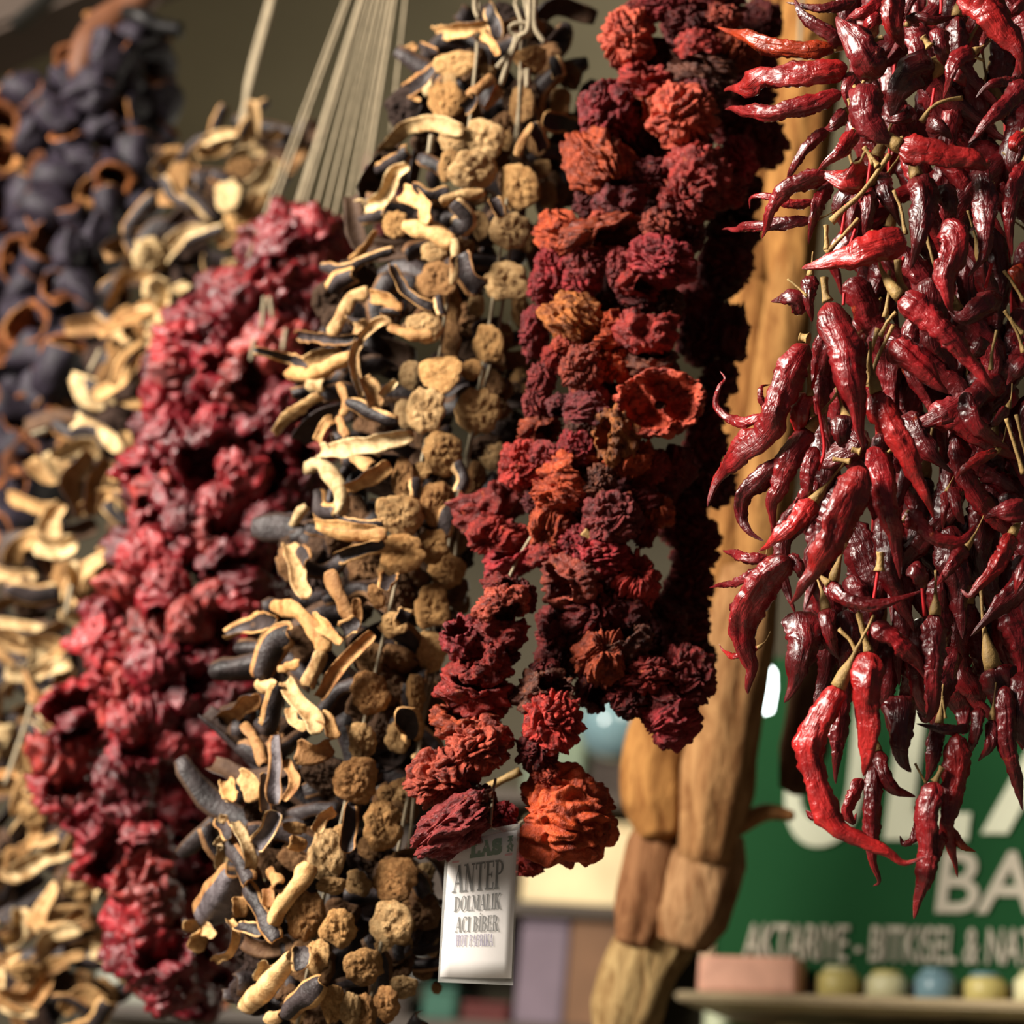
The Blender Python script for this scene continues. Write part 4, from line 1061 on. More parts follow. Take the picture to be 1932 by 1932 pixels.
STRIPS = {'U4': [([(440, 1110), (540, 1020), (650, 925), (850, 900), (1060, 950)], 110, 'f', 1), ([(270, 1510), (420, 1480), (520, 1380), (570, 1270), (660, 1220)], 115, 'f', 1), ([(860, 240), (1000, 220), (1230, 170)], 115, 'f', 0),
                 ([(610, 400), (720, 340)], 65, 'f', 0), ([(740, 340), (880, 385)], 85, 's', 0), ([(860, 490), (760, 600), (640, 660)], 135, 's', 0), ([(650, 690), (740, 740)], 45, 'f', 0), ([(1190, 250), (1260, 300), (1320, 400)], 60, 'f', 0),
                 ([(430, 1250), (560, 1170), (650, 1100)], 120, 's', 0), ([(900, 1490), (1010, 1430), (1130, 1420), (1210, 1390)], 75, 'f', 1), ([(690, 1360), (800, 1420), (960, 1400)], 100, 's', 0), ([(630, 1630), (800, 1670), (980, 1780)], 125, 'f', 0),
                 ([(240, 1900), (350, 1800), (420, 1680)], 65, 'f', 0), ([(620, 1400), (760, 1470), (820, 1600)], 135, 'f', 0), ([(1100, 700), (1200, 620), (1280, 560)], 80, 'f', 0), ([(1200, 780), (1330, 640)], 85, 'f', 0), ([(1060, 800), (1150, 700)], 100, 's', 0),
                 ([(1450, 1140), (1500, 1000), (1560, 900)], 65, 'f', 0), ([(1560, 900), (1600, 1000), (1640, 1100)], 125, 's', 0), ([(1240, 40), (1290, 180), (1310, 280)], 105, 's', 0), ([(1700, 420), (1750, 560)], 125, 's', 0),
                 ([(1640, 870), (1780, 900), (1930, 950)], 135, 's', 0), ([(300, 1600), (480, 1560)], 95, 's', 0), ([(830, 600), (790, 700)], 85, 'f', 1), ([(980, 1480), (1080, 1600), (1000, 1680)], 170, 's', 0), ([(1270, 1450), (1330, 1580)], 110, 's', 0)],
          'U5': [([(430, 190), (580, 200), (750, 130), (910, 80)], 75, 's', 2), ([(500, 350), (560, 280), (640, 240)], 115, 's', 2), ([(500, 630), (580, 480), (640, 380), (740, 340)], 95, 'f', 1), ([(280, 630), (400, 640), (540, 660), (670, 640)], 75, 's', 2),
                 ([(0, 720), (120, 750), (240, 790), (340, 820)], 85, 's', 2), ([(210, 880), (340, 900), (480, 850), (640, 770)], 105, 'f', 0), ([(350, 830), (440, 750), (550, 720)], 115, 'f', 1), ([(340, 960), (450, 950)], 95, 'f', 1),
                 ([(130, 1270), (200, 1180), (320, 1090), (430, 1020)], 85, 'f', 1), ([(690, 1030), (650, 850), (660, 720), (740, 600), (840, 540), (880, 570)], 70, 'f', 0), ([(880, 570), (1000, 620), (1160, 630)], 70, 'f', 0),
                 ([(890, 170), (930, 260), (1000, 360), (1090, 420), (1170, 450)], 70, 's', 2), ([(700, 900), (760, 1000), (800, 1100)], 115, 'f', 0), ([(600, 1060), (720, 1120), (850, 1190), (940, 1200)], 95, 's', 0),
                 ([(430, 1390), (600, 1370), (800, 1330), (1030, 1270)], 105, 'f', 1), ([(340, 1520), (430, 1470), (510, 1560), (570, 1680), (540, 1800)], 100, 'f', 1), ([(590, 1620), (740, 1560), (890, 1480)], 95, 'f', 0), ([(400, 1650), (420, 1770), (520, 1790)], 105, 's', 2),
                 ([(240, 1900), (300, 1790), (340, 1740)], 70, 'f', 1), ([(540, 1830), (700, 1860), (840, 1860)], 60, 's', 0), ([(400, 1850), (600, 1880), (830, 1910)], 90, 'f', 0), ([(550, 940), (590, 1080), (560, 1150)], 60, 'f', 0), ([(540, 1160), (600, 1290)], 60, 'f', 0),
                 ([(410, 1320), (470, 1200), (520, 1180)], 70, 'f', 0), ([(760, 370), (860, 390), (960, 430)], 105, 'f', 0), ([(640, 560), (720, 540)], 125, 'f', 0), ([(820, 470), (950, 490)], 60, 's', 2), ([(1340, 100), (1400, 250), (1480, 330)], 165, 's', 0),
                 ([(1200, 370), (1230, 500)], 70, 's', 0), ([(1300, 0), (1310, 150), (1290, 300)], 55, 'f', 1), ([(1330, 1450), (1370, 1560), (1340, 1650)], 95, 's', 0), ([(1300, 1720), (1250, 1830), (1210, 1930)], 115, 's', 0), ([(810, 1020), (930, 930)], 50, 'f', 1),
                 ([(1060, 1560), (1060, 1700)], 105, 's', 0), ([(640, 1400), (760, 1480)], 90, 'f', 0)],
          'U6': [([(520, 100), (560, 220), (590, 350), (640, 460)], 105, 'f', 0), ([(580, 130), (640, 210)], 115, 's', 2), ([(400, 520), (520, 540), (630, 600), (720, 730), (760, 830)], 105, 'f', 0), ([(760, 830), (700, 950), (650, 1060)], 115, 'f', 1),
                 ([(90, 720), (250, 650), (420, 600)], 115, 's', 2), ([(330, 850), (380, 720), (480, 660), (540, 660)], 70, 'f', 1), ([(330, 1010), (380, 860), (430, 750), (520, 700)], 165, 's', 2), ([(300, 1040), (430, 1070)], 95, 'f', 0),
                 ([(50, 1270), (180, 1210), (310, 1120)], 115, 'f', 0), ([(300, 1300), (380, 1340), (420, 1200), (470, 1050)], 130, 's', 0), ([(440, 1380), (440, 1550), (430, 1700), (420, 1850)], 95, 's', 3), ([(350, 1640), (350, 1760), (360, 1900)], 70, 's', 3),
                 ([(230, 1310), (310, 1430), (350, 1580)], 95, 'f', 0), ([(500, 1020), (580, 1150), (680, 1280), (720, 1370)], 110, 'f', 1), ([(730, 1250), (780, 1300), (820, 1410)], 95, 'f', 0), ([(720, 1130), (850, 950), (970, 820), (1090, 700)], 95, 'f', 0),
                 ([(670, 600), (760, 650), (880, 740)], 95, 'f', 0), ([(780, 280), (850, 430), (930, 600)], 105, 'f', 0), ([(850, 180), (1000, 130), (1150, 80)], 105, 's', 0), ([(750, 10), (900, 40), (1180, 30)], 90, 'f', 0), ([(520, 1200), (560, 1300), (640, 1330)], 60, 'f', 0),
                 ([(190, 1650), (250, 1700), (300, 1820)], 115, 'f', 1), ([(490, 1550), (560, 1700), (490, 1830)], 60, 'f', 0), ([(80, 1700), (140, 1830)], 80, 'f', 0), ([(450, 950), (590, 890)], 60, 'f', 0), ([(570, 1480), (700, 1500), (800, 1440)], 135, 'f', 0),
                 ([(980, 460), (990, 620)], 60, 'f', 0), ([(1200, 300), (1180, 400)], 115, 's', 2), ([(1270, 1220), (1330, 1330), (1310, 1420)], 175, 's', 0), ([(1380, 1560), (1490, 1480)], 105, 's', 0), ([(1250, 560), (1320, 610)], 110, 's', 2), ([(880, 690), (990, 620)], 110, 's', 0)],
          'U7': [([(290, 720), (330, 680), (320, 880)], 80, 'f', 1), ([(350, 700), (430, 820), (500, 960)], 125, 's', 2), ([(200, 1230), (320, 1060), (390, 900)], 255, 's', 3), ([(60, 1240), (170, 1260), (280, 1310)], 90, 'f', 0), ([(150, 1300), (150, 1440)], 95, 'f', 0),
                 ([(270, 1500), (370, 1430), (410, 1300), (370, 1220)], 70, 'f', 0), ([(420, 1260), (600, 1290)], 85, 's', 2), ([(480, 980), (560, 1130), (690, 1360)], 105, 's', 0), ([(310, 530), (380, 650)], 85, 's', 0), ([(300, 520), (360, 530)], 60, 'f', 1),
                 ([(410, 550), (480, 680), (520, 800), (500, 950), (560, 1050)], 75, 'f', 1), ([(560, 720), (620, 640), (700, 480)], 115, 's', 3), ([(660, 1250), (740, 1080), (850, 950), (920, 830)], 115, 'f', 0), ([(460, 1810), (600, 1680), (780, 1480)], 135, 'f', 0),
                 ([(570, 1640), (620, 1500)], 70, 'f', 1), ([(740, 1870), (870, 1750), (1000, 1640)], 145, 's', 0), ([(620, 1900), (720, 1870)], 95, 'f', 0), ([(970, 620), (1010, 520), (1090, 460)], 70, 'f', 0), ([(1200, 430), (1190, 600), (1180, 750)], 115, 's', 0),
                 ([(350, 280), (400, 400)], 95, 'f', 0), ([(850, 1400), (870, 1560)], 120, 's', 2), ([(640, 880), (700, 980)], 90, 'f', 0), ([(450, 1060), (440, 1200)], 90, 'f', 0), ([(640, 1000), (640, 1130)], 70, 'f', 0), ([(780, 700), (900, 690)], 100, 'f', 0)]}
M_SKINL = mat_skin('lit_aubergine_skin', (0.07, 0.055, 0.06, 1), (0.18, 0.155, 0.165, 1), 70, 0.5)  # paler copy of the skin for lit strips, light put into colour
ns = 0
for reg, L_ in STRIPS.items():
    s = REG[reg][2]
    for pts, w, face, tone in L_:
        g = [gp(reg, *p) for p in pts]
        k = random.uniform(-0.02, 0.02)
        p3 = [P(x, y, d_main(x, y) - 0.014 + k * (j / (len(g) - 1) - 0.5)) for j, (x, y) in enumerate(g)]
        me, og = strip_mesh(p3, w * s * 1.7 / F, 400 + ns, face, random.choice((-1, 1)) * random.uniform(0.12, 0.42), random.uniform(-0.6, 0.6), twist=random.uniform(-1.2, 1.2), mats=[M_FLESHS, M_SKINL if tone == 3 else M_SKINS])
        o = obj('aubergine_strip', me, am, og, fcol(CREAM if tone == 1 else FLESH))  # brighter strips take cream flesh, their light put into the colour
        if tone == 3 and w > 200:
            o['label'] = 'broad grey purple skin curl at the lower left edge'
        ns += 1


def fill_bunch(root, S, d0, R, count, kinds, scale, lay, pal, mats, names, yr=None, skinp=0.35, lean=0.0):
    """random discs and strips on a half-cylinder of the given silhouette"""
    ylo, yhi = yr or (S[0][0], S[-1][0])
    for k in range(count):
        y = ylo + (yhi - ylo) * ((k + random.random()) / count)
        l, r = sil(S, y)
        u = random.uniform(-0.97, 0.97)
        x = (l + r) / 2 + u * (r - l) / 2
        if x < -80:
            continue
        d = depth(d0, y) - R * lay * math.sqrt(1 - u * u) + random.uniform(-0.012, 0.012)
        if random.random() < kinds:
            w = random.uniform(0.8, 1.25) * scale
            place(names[0], root, 'd%d' % random.randrange(12), x, y, w, w * random.uniform(0.8, 1.2), d, random.uniform(-3, 3), fcol(pal), tilt=(random.uniform(-.7, .7), random.uniform(-.7, .7)))
        else:
            ln = random.uniform(1.1, 2.2) * scale
            an = random.gauss(math.pi - 0.25 if u < 0 else -0.25, 0.75) + lean
            dx, dy = math.cos(an) * ln, math.sin(an) * ln
            b = random.uniform(-0.4, 0.4) * ln
            pts = [(x - dx / 2, y - dy / 2), (x + b * dy / ln, y - b * dx / ln), (x + dx / 2, y + dy / 2)]
            kk = random.uniform(-0.02, 0.02)
            p3 = [P(px, py, d + kk * (j - 1)) for j, (px, py) in enumerate(pts)]
            me, og = strip_mesh(p3, random.uniform(0.32, 0.6) * scale * d0 / F, 900 + k, 's' if random.random() < skinp else 'f', random.uniform(0.1, 0.5), random.uniform(-.9, .9), n=10, mats=mats)
            obj(names[1], me, root, og, fcol(pal))


fill_bunch(am, SIL_M, DM, RM, 150, 0.5, 92, 0.3, [(80, 58, 42), (58, 42, 36)], [M_FLESHS, M_SKINS], ('aubergine_slice', 'aubergine_strip'), (20, 1950), 0.55)  # innermost pieces in darkest brown, shade of the gaps put into colour
fill_bunch(am, [(y, l + 0.1 * (r - l), r) for y, l, r in SIL_M], DM, RM, 130, 0.4, 78, 0.62, [(110, 80, 54), (84, 60, 42), (140, 102, 66)], [M_FLESHS, M_SKINS], ('aubergine_slice', 'aubergine_strip'), (60, 1950), 0.8)  # inner layer darkened by colour for the shade between pieces
for xs in ([(690, 1940), (790, 1400), (845, 1150), (885, 850), (945, 600), (975, 300), (985, 60)], [(560, 1940), (600, 1740), (715, 1240), (800, 850), (860, 450), (900, 100), (905, -20)],
           [(760, 1700), (820, 1180), (905, 730), (960, 350), (1000, 40)]):
    pts = [P(x, y, d_main(x, y) + 0.010) for x, y in xs]
    add_string(am, pts + [P(xs[-1][0] + 15, -120, 1.82), rail_point(P(985, -120, 1.8))], 0.0016)
dk = d_main(975, 100) - 0.01
ringpts = [P(985 + 24 * math.cos(t), 56 + 13 * math.sin(t), dk) for t in np.linspace(0, 2 * math.pi, 13)]
add_string(am, ringpts, 0.0022)
for xs in ([(945, 160), (962, 110), (980, 70), (998, 50), (1000, -60)], [(1030, 82), (1015, 62), (1008, 40), (1012, -60)], [(900, -40), (897, 15), (905, 35)], [(938, 128), (965, 96), (975, 68)], [(995, 165), (996, 130)], [(815, 255), (810, 290)]):
    add_string(am, [P(x, y, dk - 0.004) for x, y in xs], 0.0026)

# ------------------------------------------------------------------ crimson garland, second aubergine garland, purple garland
SIL_R = [(425, 520, 640), (500, 460, 690), (560, 385, 660), (650, 290, 640), (750, 280, 640), (850, 240, 640), (950, 215, 600), (1050, 215, 580), (1150, 175, 540), (1250, 165, 520), (1350, 100, 500), (1450, 85, 500),
         (1550, 110, 470), (1620, 190, 440), (1700, 215, 410), (1780, 215, 410), (1850, 260, 420), (1900, 285, 375)]
rr_ = thing('crimson_pepper_garland', 'blurred crimson garland of dried peppers on a fan of strings, left of the middle', 'garland', P(812, -430, 2.25))
CR = [(182, 38, 50), (160, 34, 48), (198, 52, 58), (140, 28, 40), (206, 74, 66)]
DR, RR = 2.16, 0.13
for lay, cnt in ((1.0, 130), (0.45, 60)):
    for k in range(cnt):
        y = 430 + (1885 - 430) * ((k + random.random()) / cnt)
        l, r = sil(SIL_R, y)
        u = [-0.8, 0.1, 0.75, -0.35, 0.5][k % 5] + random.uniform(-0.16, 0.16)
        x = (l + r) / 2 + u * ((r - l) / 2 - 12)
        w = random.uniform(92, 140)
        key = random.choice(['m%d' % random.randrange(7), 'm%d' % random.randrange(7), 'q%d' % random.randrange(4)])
        place('dried_pepper', rr_, key, x, y, w, w * random.uniform(0.7, 1.05), depth(DR, y) + (0.16 if u > -0.1 and y > 1420 else 0) - RR * lay * math.sqrt(max(0, 1 - u * u)) + random.uniform(-.015, .015), random.uniform(-0.9, 0.9), fcol(CR, random.uniform(0.66, 0.9) if lay > 0.9 else 0.55))  # inner layer tinted darker, its shade put into the colour
for k in range(2):
    place('dried_pepper', rr_, 'm%d' % (k + 2), 725 + 14 * k, 330 + 75 * k, 80, 100, 2.25, 0.3, fcol(CR, 0.7))
apex = P(812, -430, 2.25)
for x, y in [(468, 488), (500, 440), (532, 490), (545, 430), (565, 420), (585, 435), (605, 440), (622, 450), (640, 470), (655, 480), (668, 500), (690, 330), (738, 250)]:
    end = P(x, y, depth(2.06, y))
    pts = [end, end * 0.5 + apex * 0.5, apex]
    add_string(rr_, pts, 0.0018)
for x, y, y2 in [(500, 560, 620), (480, 640, 680), (515, 600, 560), (540, 620, 660)]:
    add_string(rr_, [P(x, y, 2.03), P(x - 6, y2, 2.03)], 0.0025)
add_string(rr_, [apex, rail_point(apex)], 0.006)

SIL_L = [(225, 410, 560), (300, 325, 540), (400, 275, 530), (480, 235, 490), (560, 215, 440), (650, 185, 380), (750, 150, 350), (850, 95, 330), (950, 55, 300), (1050, 20, 280), (1150, -20, 250), (1250, -50, 230), (1350, -60, 220),
         (1450, -60, 200), (1550, -60, 220), (1650, -60, 240), (1750, -60, 225), (1850, -40, 200), (1925, 20, 205)]
al = thing('aubergine_garland', 'blurred pale garland of dried aubergine strips at the lower left', 'garland', P(540, -120, 2.45))
PALE = [(208, 172, 122), (194, 154, 102), (218, 190, 142), (172, 130, 82)]
fill_bunch(al, SIL_L, 2.42, 0.15, 165, 0.18, 60, 1.0, PALE, [M_FLESHS, M_SKINS], ('aubergine_slice', 'aubergine_strip'), None, 0.3)
fill_bunch(al, SIL_L, 2.42, 0.15, 125, 0.3, 80, 0.55, [(90, 66, 48), (64, 46, 38), (150, 112, 70)], [M_FLESHS, M_SKINS], ('aubergine_slice', 'aubergine_strip'), None, 0.5)  # inner layer in mostly dark browns that paint the shaded gaps
for xs in ([(455, 235), (480, 130), (515, 0), (540, -120)], [(462, 235), (470, 150), (510, 0), (540, -120)]):
    pts = [P(x, y, depth(2.35, y)) for x, y in xs]
    add_string(al, pts + [rail_point(pts[-1])], 0.0045)
for xs in ([(170, 700), (190, 660)], [(125, 1160), (135, 1105)], [(10, 1480), (45, 1380), (60, 1330)], [(60, 820), (90, 810)]):
    add_string(al, [P(x, y, depth(2.24, y)) for x, y in xs], 0.003)


def shell_shape(seed, nu=40):
    """short hollow piece of skin, flesh rim and inside"""
    prof = [(0.25, -1.0), (0.62, -0.95), (0.84, -0.6), (0.95, -0.1), (1.0, 0.5), (1.0, 0.95), (0.9, 1.0), (0.72, 0.9), (0.68, 0.2), (0.55, -0.5), (0.1, -0.7)]
    a = np.linspace(0, 2 * math.pi, nu, endpoint=False)
    v = np.vstack([np.stack([r * np.cos(a), r * np.sin(a) * 0.75, np.full(nu, z)], 1) for r, z in prof])
    v = v + 0.25 * vn(v * 1.1, seed) + 0.1 * vn(v * 2.6, seed + 2)
    f = grid_faces(nu, len(prof))
    ix = np.repeat([0, 0, 0, 0, 0, 1, 1, 1, 1, 1], nu)
    v = v @ rot3('X', -0.9 + 1.4 * math.sin(seed)).T @ rot3('Y', 1.3 * math.cos(seed * 2.1)).T
    return fit(v), f, ix


for k in range(8):
    v, f, ix = shell_shape(k * 4 + 2)
    UNIT['s%d' % k] = mesh('aubergine_shell', v, f, [M_PURPLE, M_FLESH], ix)
SIL_P = [(40, 205, 300), (120, 120, 315), (200, -40, 345), (300, -60, 335), (400, -60, 310), (500, -60, 270), (700, -60, 220), (850, -60, 170), (950, -60, 110), (1050, -60, 70)]
ap = thing('purple_aubergine_garland', 'dark purple garland of hollow dried aubergines, farthest left', 'garland', P(290, -70, 2.85))
TAN = [(160, 98, 54), (186, 130, 78), (130, 78, 44), (104, 62, 38)]
for lay, cnt in ((1.0, 105), (0.4, 50)):
    for k in range(cnt):
        y = 60 + 1000 * ((k + random.random()) / cnt) ** 1.0
        l, r = sil(SIL_P, y)
        u = [-0.85, 0.2, 0.8, -0.4, 0.55, -0.1][k % 6] + random.uniform(-0.14, 0.14)
        x = (l + r) / 2 + u * ((r - l) / 2 - 20)
        w = random.uniform(70, 120)
        place('aubergine_shell', ap, 's%d' % random.randrange(8), x, y, w, w * random.uniform(0.75, 1.2), depth(2.72, y) - 0.16 * lay * math.sqrt(max(0, 1 - u * u)) + random.uniform(-.02, .02), random.uniform(-1.4, 1.4), fcol(TAN))
for x in (180, 230):
    pts = [P(x - 80, 950, 2.72), P(x, 400, 2.74), P(x + 30, 120, 2.8), P(290, -70, 2.85)]
    add_string(ap, pts + [rail_point(pts[-1])], 0.003)
M_HOOK = plain('dark_iron', (26, 24, 24), 0.5, 0.2, 20, 0.4, 0.6)
me, og = tube_mesh('hanging_hook', [P(240, 25, 2.74), P(268, 34, 2.72), P(300, 50, 2.72), P(342, 57, 2.72)], [0.012, 0.015, 0.013, 0.012], M_HOOK, 24, 10)
hk = obj('hanging_hook', me, None, og)
tag(hk, 'black iron hook at the top of the purple aubergine garland', 'hook')
M_PEG = plain('brown_wood', (92, 56, 36), 0.6, 0.25, 25, 0.3)
me, og = tube_mesh('wooden_hanger', [P(310, -60, 2.78), P(255, 10, 2.78), P(205, 50, 2.76), P(165, 105, 2.72), P(150, 150, 2.70)], [0.020, 0.024, 0.03, 0.03, 0.015], M_PEG, 24, 12, 0.002)
hg = obj('wooden_hanger', me, None, og)
tag(hg, 'brown wooden hanger leaning over the purple aubergine garland', 'hanger')

# ------------------------------------------------------------------ price tag
def glyphs():
    G = {}
    tk, tn = 0.15, 0.06     # thick and thin strokes

    def ln(x0, y0, x1, y1, w):
        d = np.array([x1 - x0, y1 - y0])
        d = d / np.linalg.norm(d)
        n = np.array([-d[1], d[0]]) * w / 2
        a, b = np.array([x0, y0]), np.array([x1, y1])
        return [[a + n, a - n, b - n, b + n]]

    def arc(cx, cy, rx, ry, a0, a1, wt=tk, wn=tn, n=14):
        q = []
        A = np.radians(np.linspace(a0, a1, n))
        pt = []
        for t in A:
            w = wn + (wt - wn) * abs(math.cos(t))
            c, s = math.cos(t), math.sin(t)
            pt.append((np.array([cx + (rx) * c, cy + (ry) * s]), np.array([cx + (rx - w) * c, cy + (ry - tn * 1.1) * s])))
        for (o1, i1), (o2, i2) in zip(pt[:-1], pt[1:]):
            q.append([i1, o1, o2, i2])
        return q

    def stem(x, y0=0, y1=1, s0=1, s1=1, w=tk):
        r = ln(x, y0, x, y1, w)
        if s0:
            r += ln(x - 0.14, y0 + tn / 2, x + 0.14, y0 + tn / 2, tn)
        if s1:
            r += ln(x - 0.14, y1 - tn / 2, x + 0.14, y1 - tn / 2, tn)
        return r

    def ser(x, y):
        return ln(x - 0.12, y, x + 0.12, y, tn)
    t2 = tn / 2
    G['I'] = (0.34, stem(0.17))
    G['İ'] = (0.34, stem(0.17) + ln(0.17, 1.08, 0.17, 1.2, 0.12))
    G['L'] = (0.56, stem(0.16) + ln(0.1, t2, 0.52, t2, tn) + ln(0.5, 0, 0.5, 0.25, tn))
    G['T'] = (0.62, stem(0.31, s1=0) + ln(0.02, 1 - t2, 0.6, 1 - t2, tn) + ln(0.05, 0.76, 0.05, 1, tn) + ln(0.57, 0.76, 0.57, 1, tn))
    G['E'] = (0.58, stem(0.16) + ln(0.1, t2, 0.54, t2, tn) + ln(0.1, 1 - t2, 0.52, 1 - t2, tn) + ln(0.2, 0.52, 0.42, 0.52, tn) + ln(0.52, 0, 0.52, 0.25, tn) + ln(0.5, 0.77, 0.5, 1, tn) + ln(0.42, 0.42, 0.42, 0.62, tn))
    G['A'] = (0.68, ln(0.10, 0, 0.34, 1, tn) + ln(0.56, 0, 0.34, 1, tk) + ln(0.2, 0.34, 0.48, 0.34, tn) + ser(0.10, t2) + ser(0.57, t2))
    G['N'] = (0.70, ln(0.14, 0, 0.14, 1, tn) + ln(0.56, 0, 0.56, 1, tn) + ln(0.14, 1, 0.56, 0, tk) + ser(0.14, t2) + ser(0.56, 1 - t2) + ser(0.1, 1 - t2))
    G['M'] = (0.82, ln(0.12, 0, 0.14, 1, tn) + stem(0.68) + ln(0.14, 1, 0.4, 0.1, tk) + ln(0.4, 0.1, 0.68, 1, tn) + ser(0.12, t2) + ser(0.1, 1 - t2))
    G['O'] = (0.66, arc(0.33, 0.5, 0.31, 0.52, 0, 360, n=26))
    G['C'] = (0.62, arc(0.34, 0.5, 0.31, 0.52, 50, 310, n=20) + ln(0.54, 0.72, 0.54, 1.0, tn))
    G['D'] = (0.68, stem(0.16) + arc(0.2, 0.5, 0.44, 0.5, -90, 90))
    G['P'] = (0.60, stem(0.16) + arc(0.22, 0.74, 0.34, 0.26, -90, 90))
    G['B'] = (0.62, stem(0.16) + arc(0.22, 0.76, 0.31, 0.24, -90, 90) + arc(0.22, 0.27, 0.36, 0.27, -90, 90))
    G['R'] = (0.66, stem(0.16) + arc(0.22, 0.74, 0.32, 0.26, -90, 90) + ln(0.36, 0.5, 0.56, 0, tk) + ser(0.58, t2))
    G['K'] = (0.68, stem(0.16) + ln(0.2, 0.4, 0.54, 1, tn) + ln(0.3, 0.52, 0.56, 0, tk) + ser(0.58, t2) + ser(0.54, 1 - t2))
    G['H'] = (0.70, stem(0.16) + stem(0.54) + ln(0.16, 0.52, 0.54, 0.52, tn))
    G['S'] = (0.56, arc(0.28, 0.75, 0.24, 0.26, 30, 270, 0.13, 0.09) + arc(0.28, 0.25, 0.25, 0.27, 90, -150, 0.13, 0.09) + ln(0.46, 0.7, 0.46, 0.98, tn) + ln(0.09, 0.02, 0.09, 0.3, tn))
    G[' '] = (0.3, [])
    return G


GL = glyphs()


def text_quads(txt, x0, y0, x1, y1, bold=0.0):
    tw = sum(GL[c][0] for c in txt)
    sx, sy = (x1 - x0) / tw, (y1 - y0)
    q, x = [], 0
    for c in txt:
        w, quads = GL[c]
        for poly in quads:
            pp = [np.array([x0 + (x + p[0]) * sx, y0 + p[1] * sy]) for p in poly]
            if bold:
                m = sum(pp) / 4
                pp = [p + np.sign(p - m) * bold for p in pp]
            q.append(pp)
        x += w
    return q


M_CARD = plain('white_card', (232, 226, 224), 0.55, 0.02, 10, 0.3, 0, 0.05)
M_INK = plain('black_ink', (34, 34, 42), 0.6, 0.1, 30)
M_INKV = plain('violet_ink', (110, 96, 140), 0.6, 0.1, 30)
M_INKG = plain('green_ink', (30, 96, 56), 0.6, 0.1, 30)
M_INKR = plain('pink_ink', (226, 150, 156), 0.6, 0.1, 30)
msl, N_, L__, b__ = material('clear_sleeve', 0.12, 0.5)
b__.inputs['Base Color'].default_value = (0.9, 0.88, 0.82, 1)
b__.inputs['Roughness'].default_value = 0.15
b__.inputs['Alpha'].default_value = 0.22
DT = 1.410
tagO = P(905, 1560, DT)
TX, TY, TZ = RC[:, 0], RC[:, 1], RC[:, 2]
tang = math.radians(-2.4)
TX2 = TX * math.cos(tang) + TY * math.sin(tang)
TY2 = -TX * math.sin(tang) + TY * math.cos(tang)
# the tag leans: its lower edge swings a little left, its left side turns away
TZ2 = TZ


def tagp(px, py, lift=0.0):
    return P(px, py, DT - lift)


tg = thing('price_tag', 'white price card in a clear sleeve under the red pepper loop', 'price tag', tagO)


def quad_sheet(name, corners, lift, thick, mat):
    """bowed sheet from four pixel corners (tl, tr, br, bl)"""
    n = 9
    vv = []
    for side in (0, 1):
        for j in range(n):
            for i in range(n):
                s, t = i / (n - 1), j / (n - 1)
                a = np.array(corners[0]) * (1 - s) + np.array(corners[1]) * s
                b = np.array(corners[3]) * (1 - s) + np.array(corners[2]) * s
                p = a * (1 - t) + b * t
                bow = 0.004 * math.sin(math.pi * s) * (0.4 + 0.6 * t) - 0.006 * (1 - s)
                vv.append(tagp(p[0], p[1], lift + bow - side * thick))
    f = []
    o = n * n
    for j in range(n - 1):
        for i in range(n - 1):
            k = j * n + i
            f.append([k, k + n, k + n + 1, k + 1])
            f.append([o + k, o + k + 1, o + k + n + 1, o + k + n])
    edge = [i for i in range(n)] + [n * j + n - 1 for j in range(1, n)] + [n * (n - 1) + i for i in range(n - 2, -1, -1)] + [n * j for j in range(n - 2, 0, -1)]
    for k in range(len(edge)):
        a, b = edge[k], edge[(k + 1) % len(edge)]
        f.append([a, b, b + o, a + o])
    vv = np.array(vv)
    return obj(name, mesh(name, vv - tagO, np.array(f, dtype=object), [mat]), tg, tagO)


CARD = [(848, 1588), (976, 1566), (965, 1846), (830, 1843)]
quad_sheet('card', CARD, 0.0, 0.0008, M_CARD)
quad_sheet('sleeve', [(842, 1578), (981, 1553), (968, 1859), (826, 1853)], 0.0018, 0.0036, msl)


def tag_uv(u, v, lift):
    """card coordinates 0..1 (v down) to a point on the card"""
    c = [np.array(q, float) for q in CARD]
    p = (c[0] * (1 - u) + c[1] * u) * (1 - v) + (c[3] * (1 - u) + c[2] * u) * v
    bow = 0.004 * math.sin(math.pi * u) * (0.4 + 0.6 * v) - 0.006 * (1 - u)
    return tagp(p[0], p[1], lift + bow)


def tag_print(quads, mat, name='lettering', lift=0.0006):
    v, f = [], []
    for q in quads:
        k = len(v)
        v += [tag_uv(p[0], 1 - p[1], lift) for p in q]
        f.append([k, k + 1, k + 2, k + 3])
    return obj(name, mesh(name, np.array(v) - tagO, np.array(f), [mat], None, False), tg, tagO)


tag_print(text_quads('LAS', 0.32, 0.865, 0.78, 0.955, 0.012), M_INKG)
tag_print(text_quads('I', 0.86, 0.935, 0.95, 0.965, 0.004) + text_quads('A', 0.86, 0.90, 0.95, 0.93, 0.004) + text_quads('N', 0.86, 0.865, 0.95, 0.895, 0.004), M_INKG)
tag_print([[np.array([0.06, 0.835]), np.array([0.94, 0.835]), np.array([0.94, 0.85]), np.array([0.06, 0.85])]], M_INKR, 'pink_rule')
tag_print(text_quads('ANTEP', 0.09, 0.615, 0.83, 0.815), M_INK)
tag_print(text_quads('DOLMALIK', 0.13, 0.475, 0.80, 0.585), M_INK)
tag_print(text_quads('ACI BİBER', 0.17, 0.325, 0.78, 0.435), M_INK)
tag_print(text_quads('HOT PAPRIKA', 0.19, 0.225, 0.72, 0.305), M_INKV)
add_string(tg, [P(925, 1562, 1.41), P(930, 1500, 1.44), P(935, 1470, 1.46)], 0.0012)

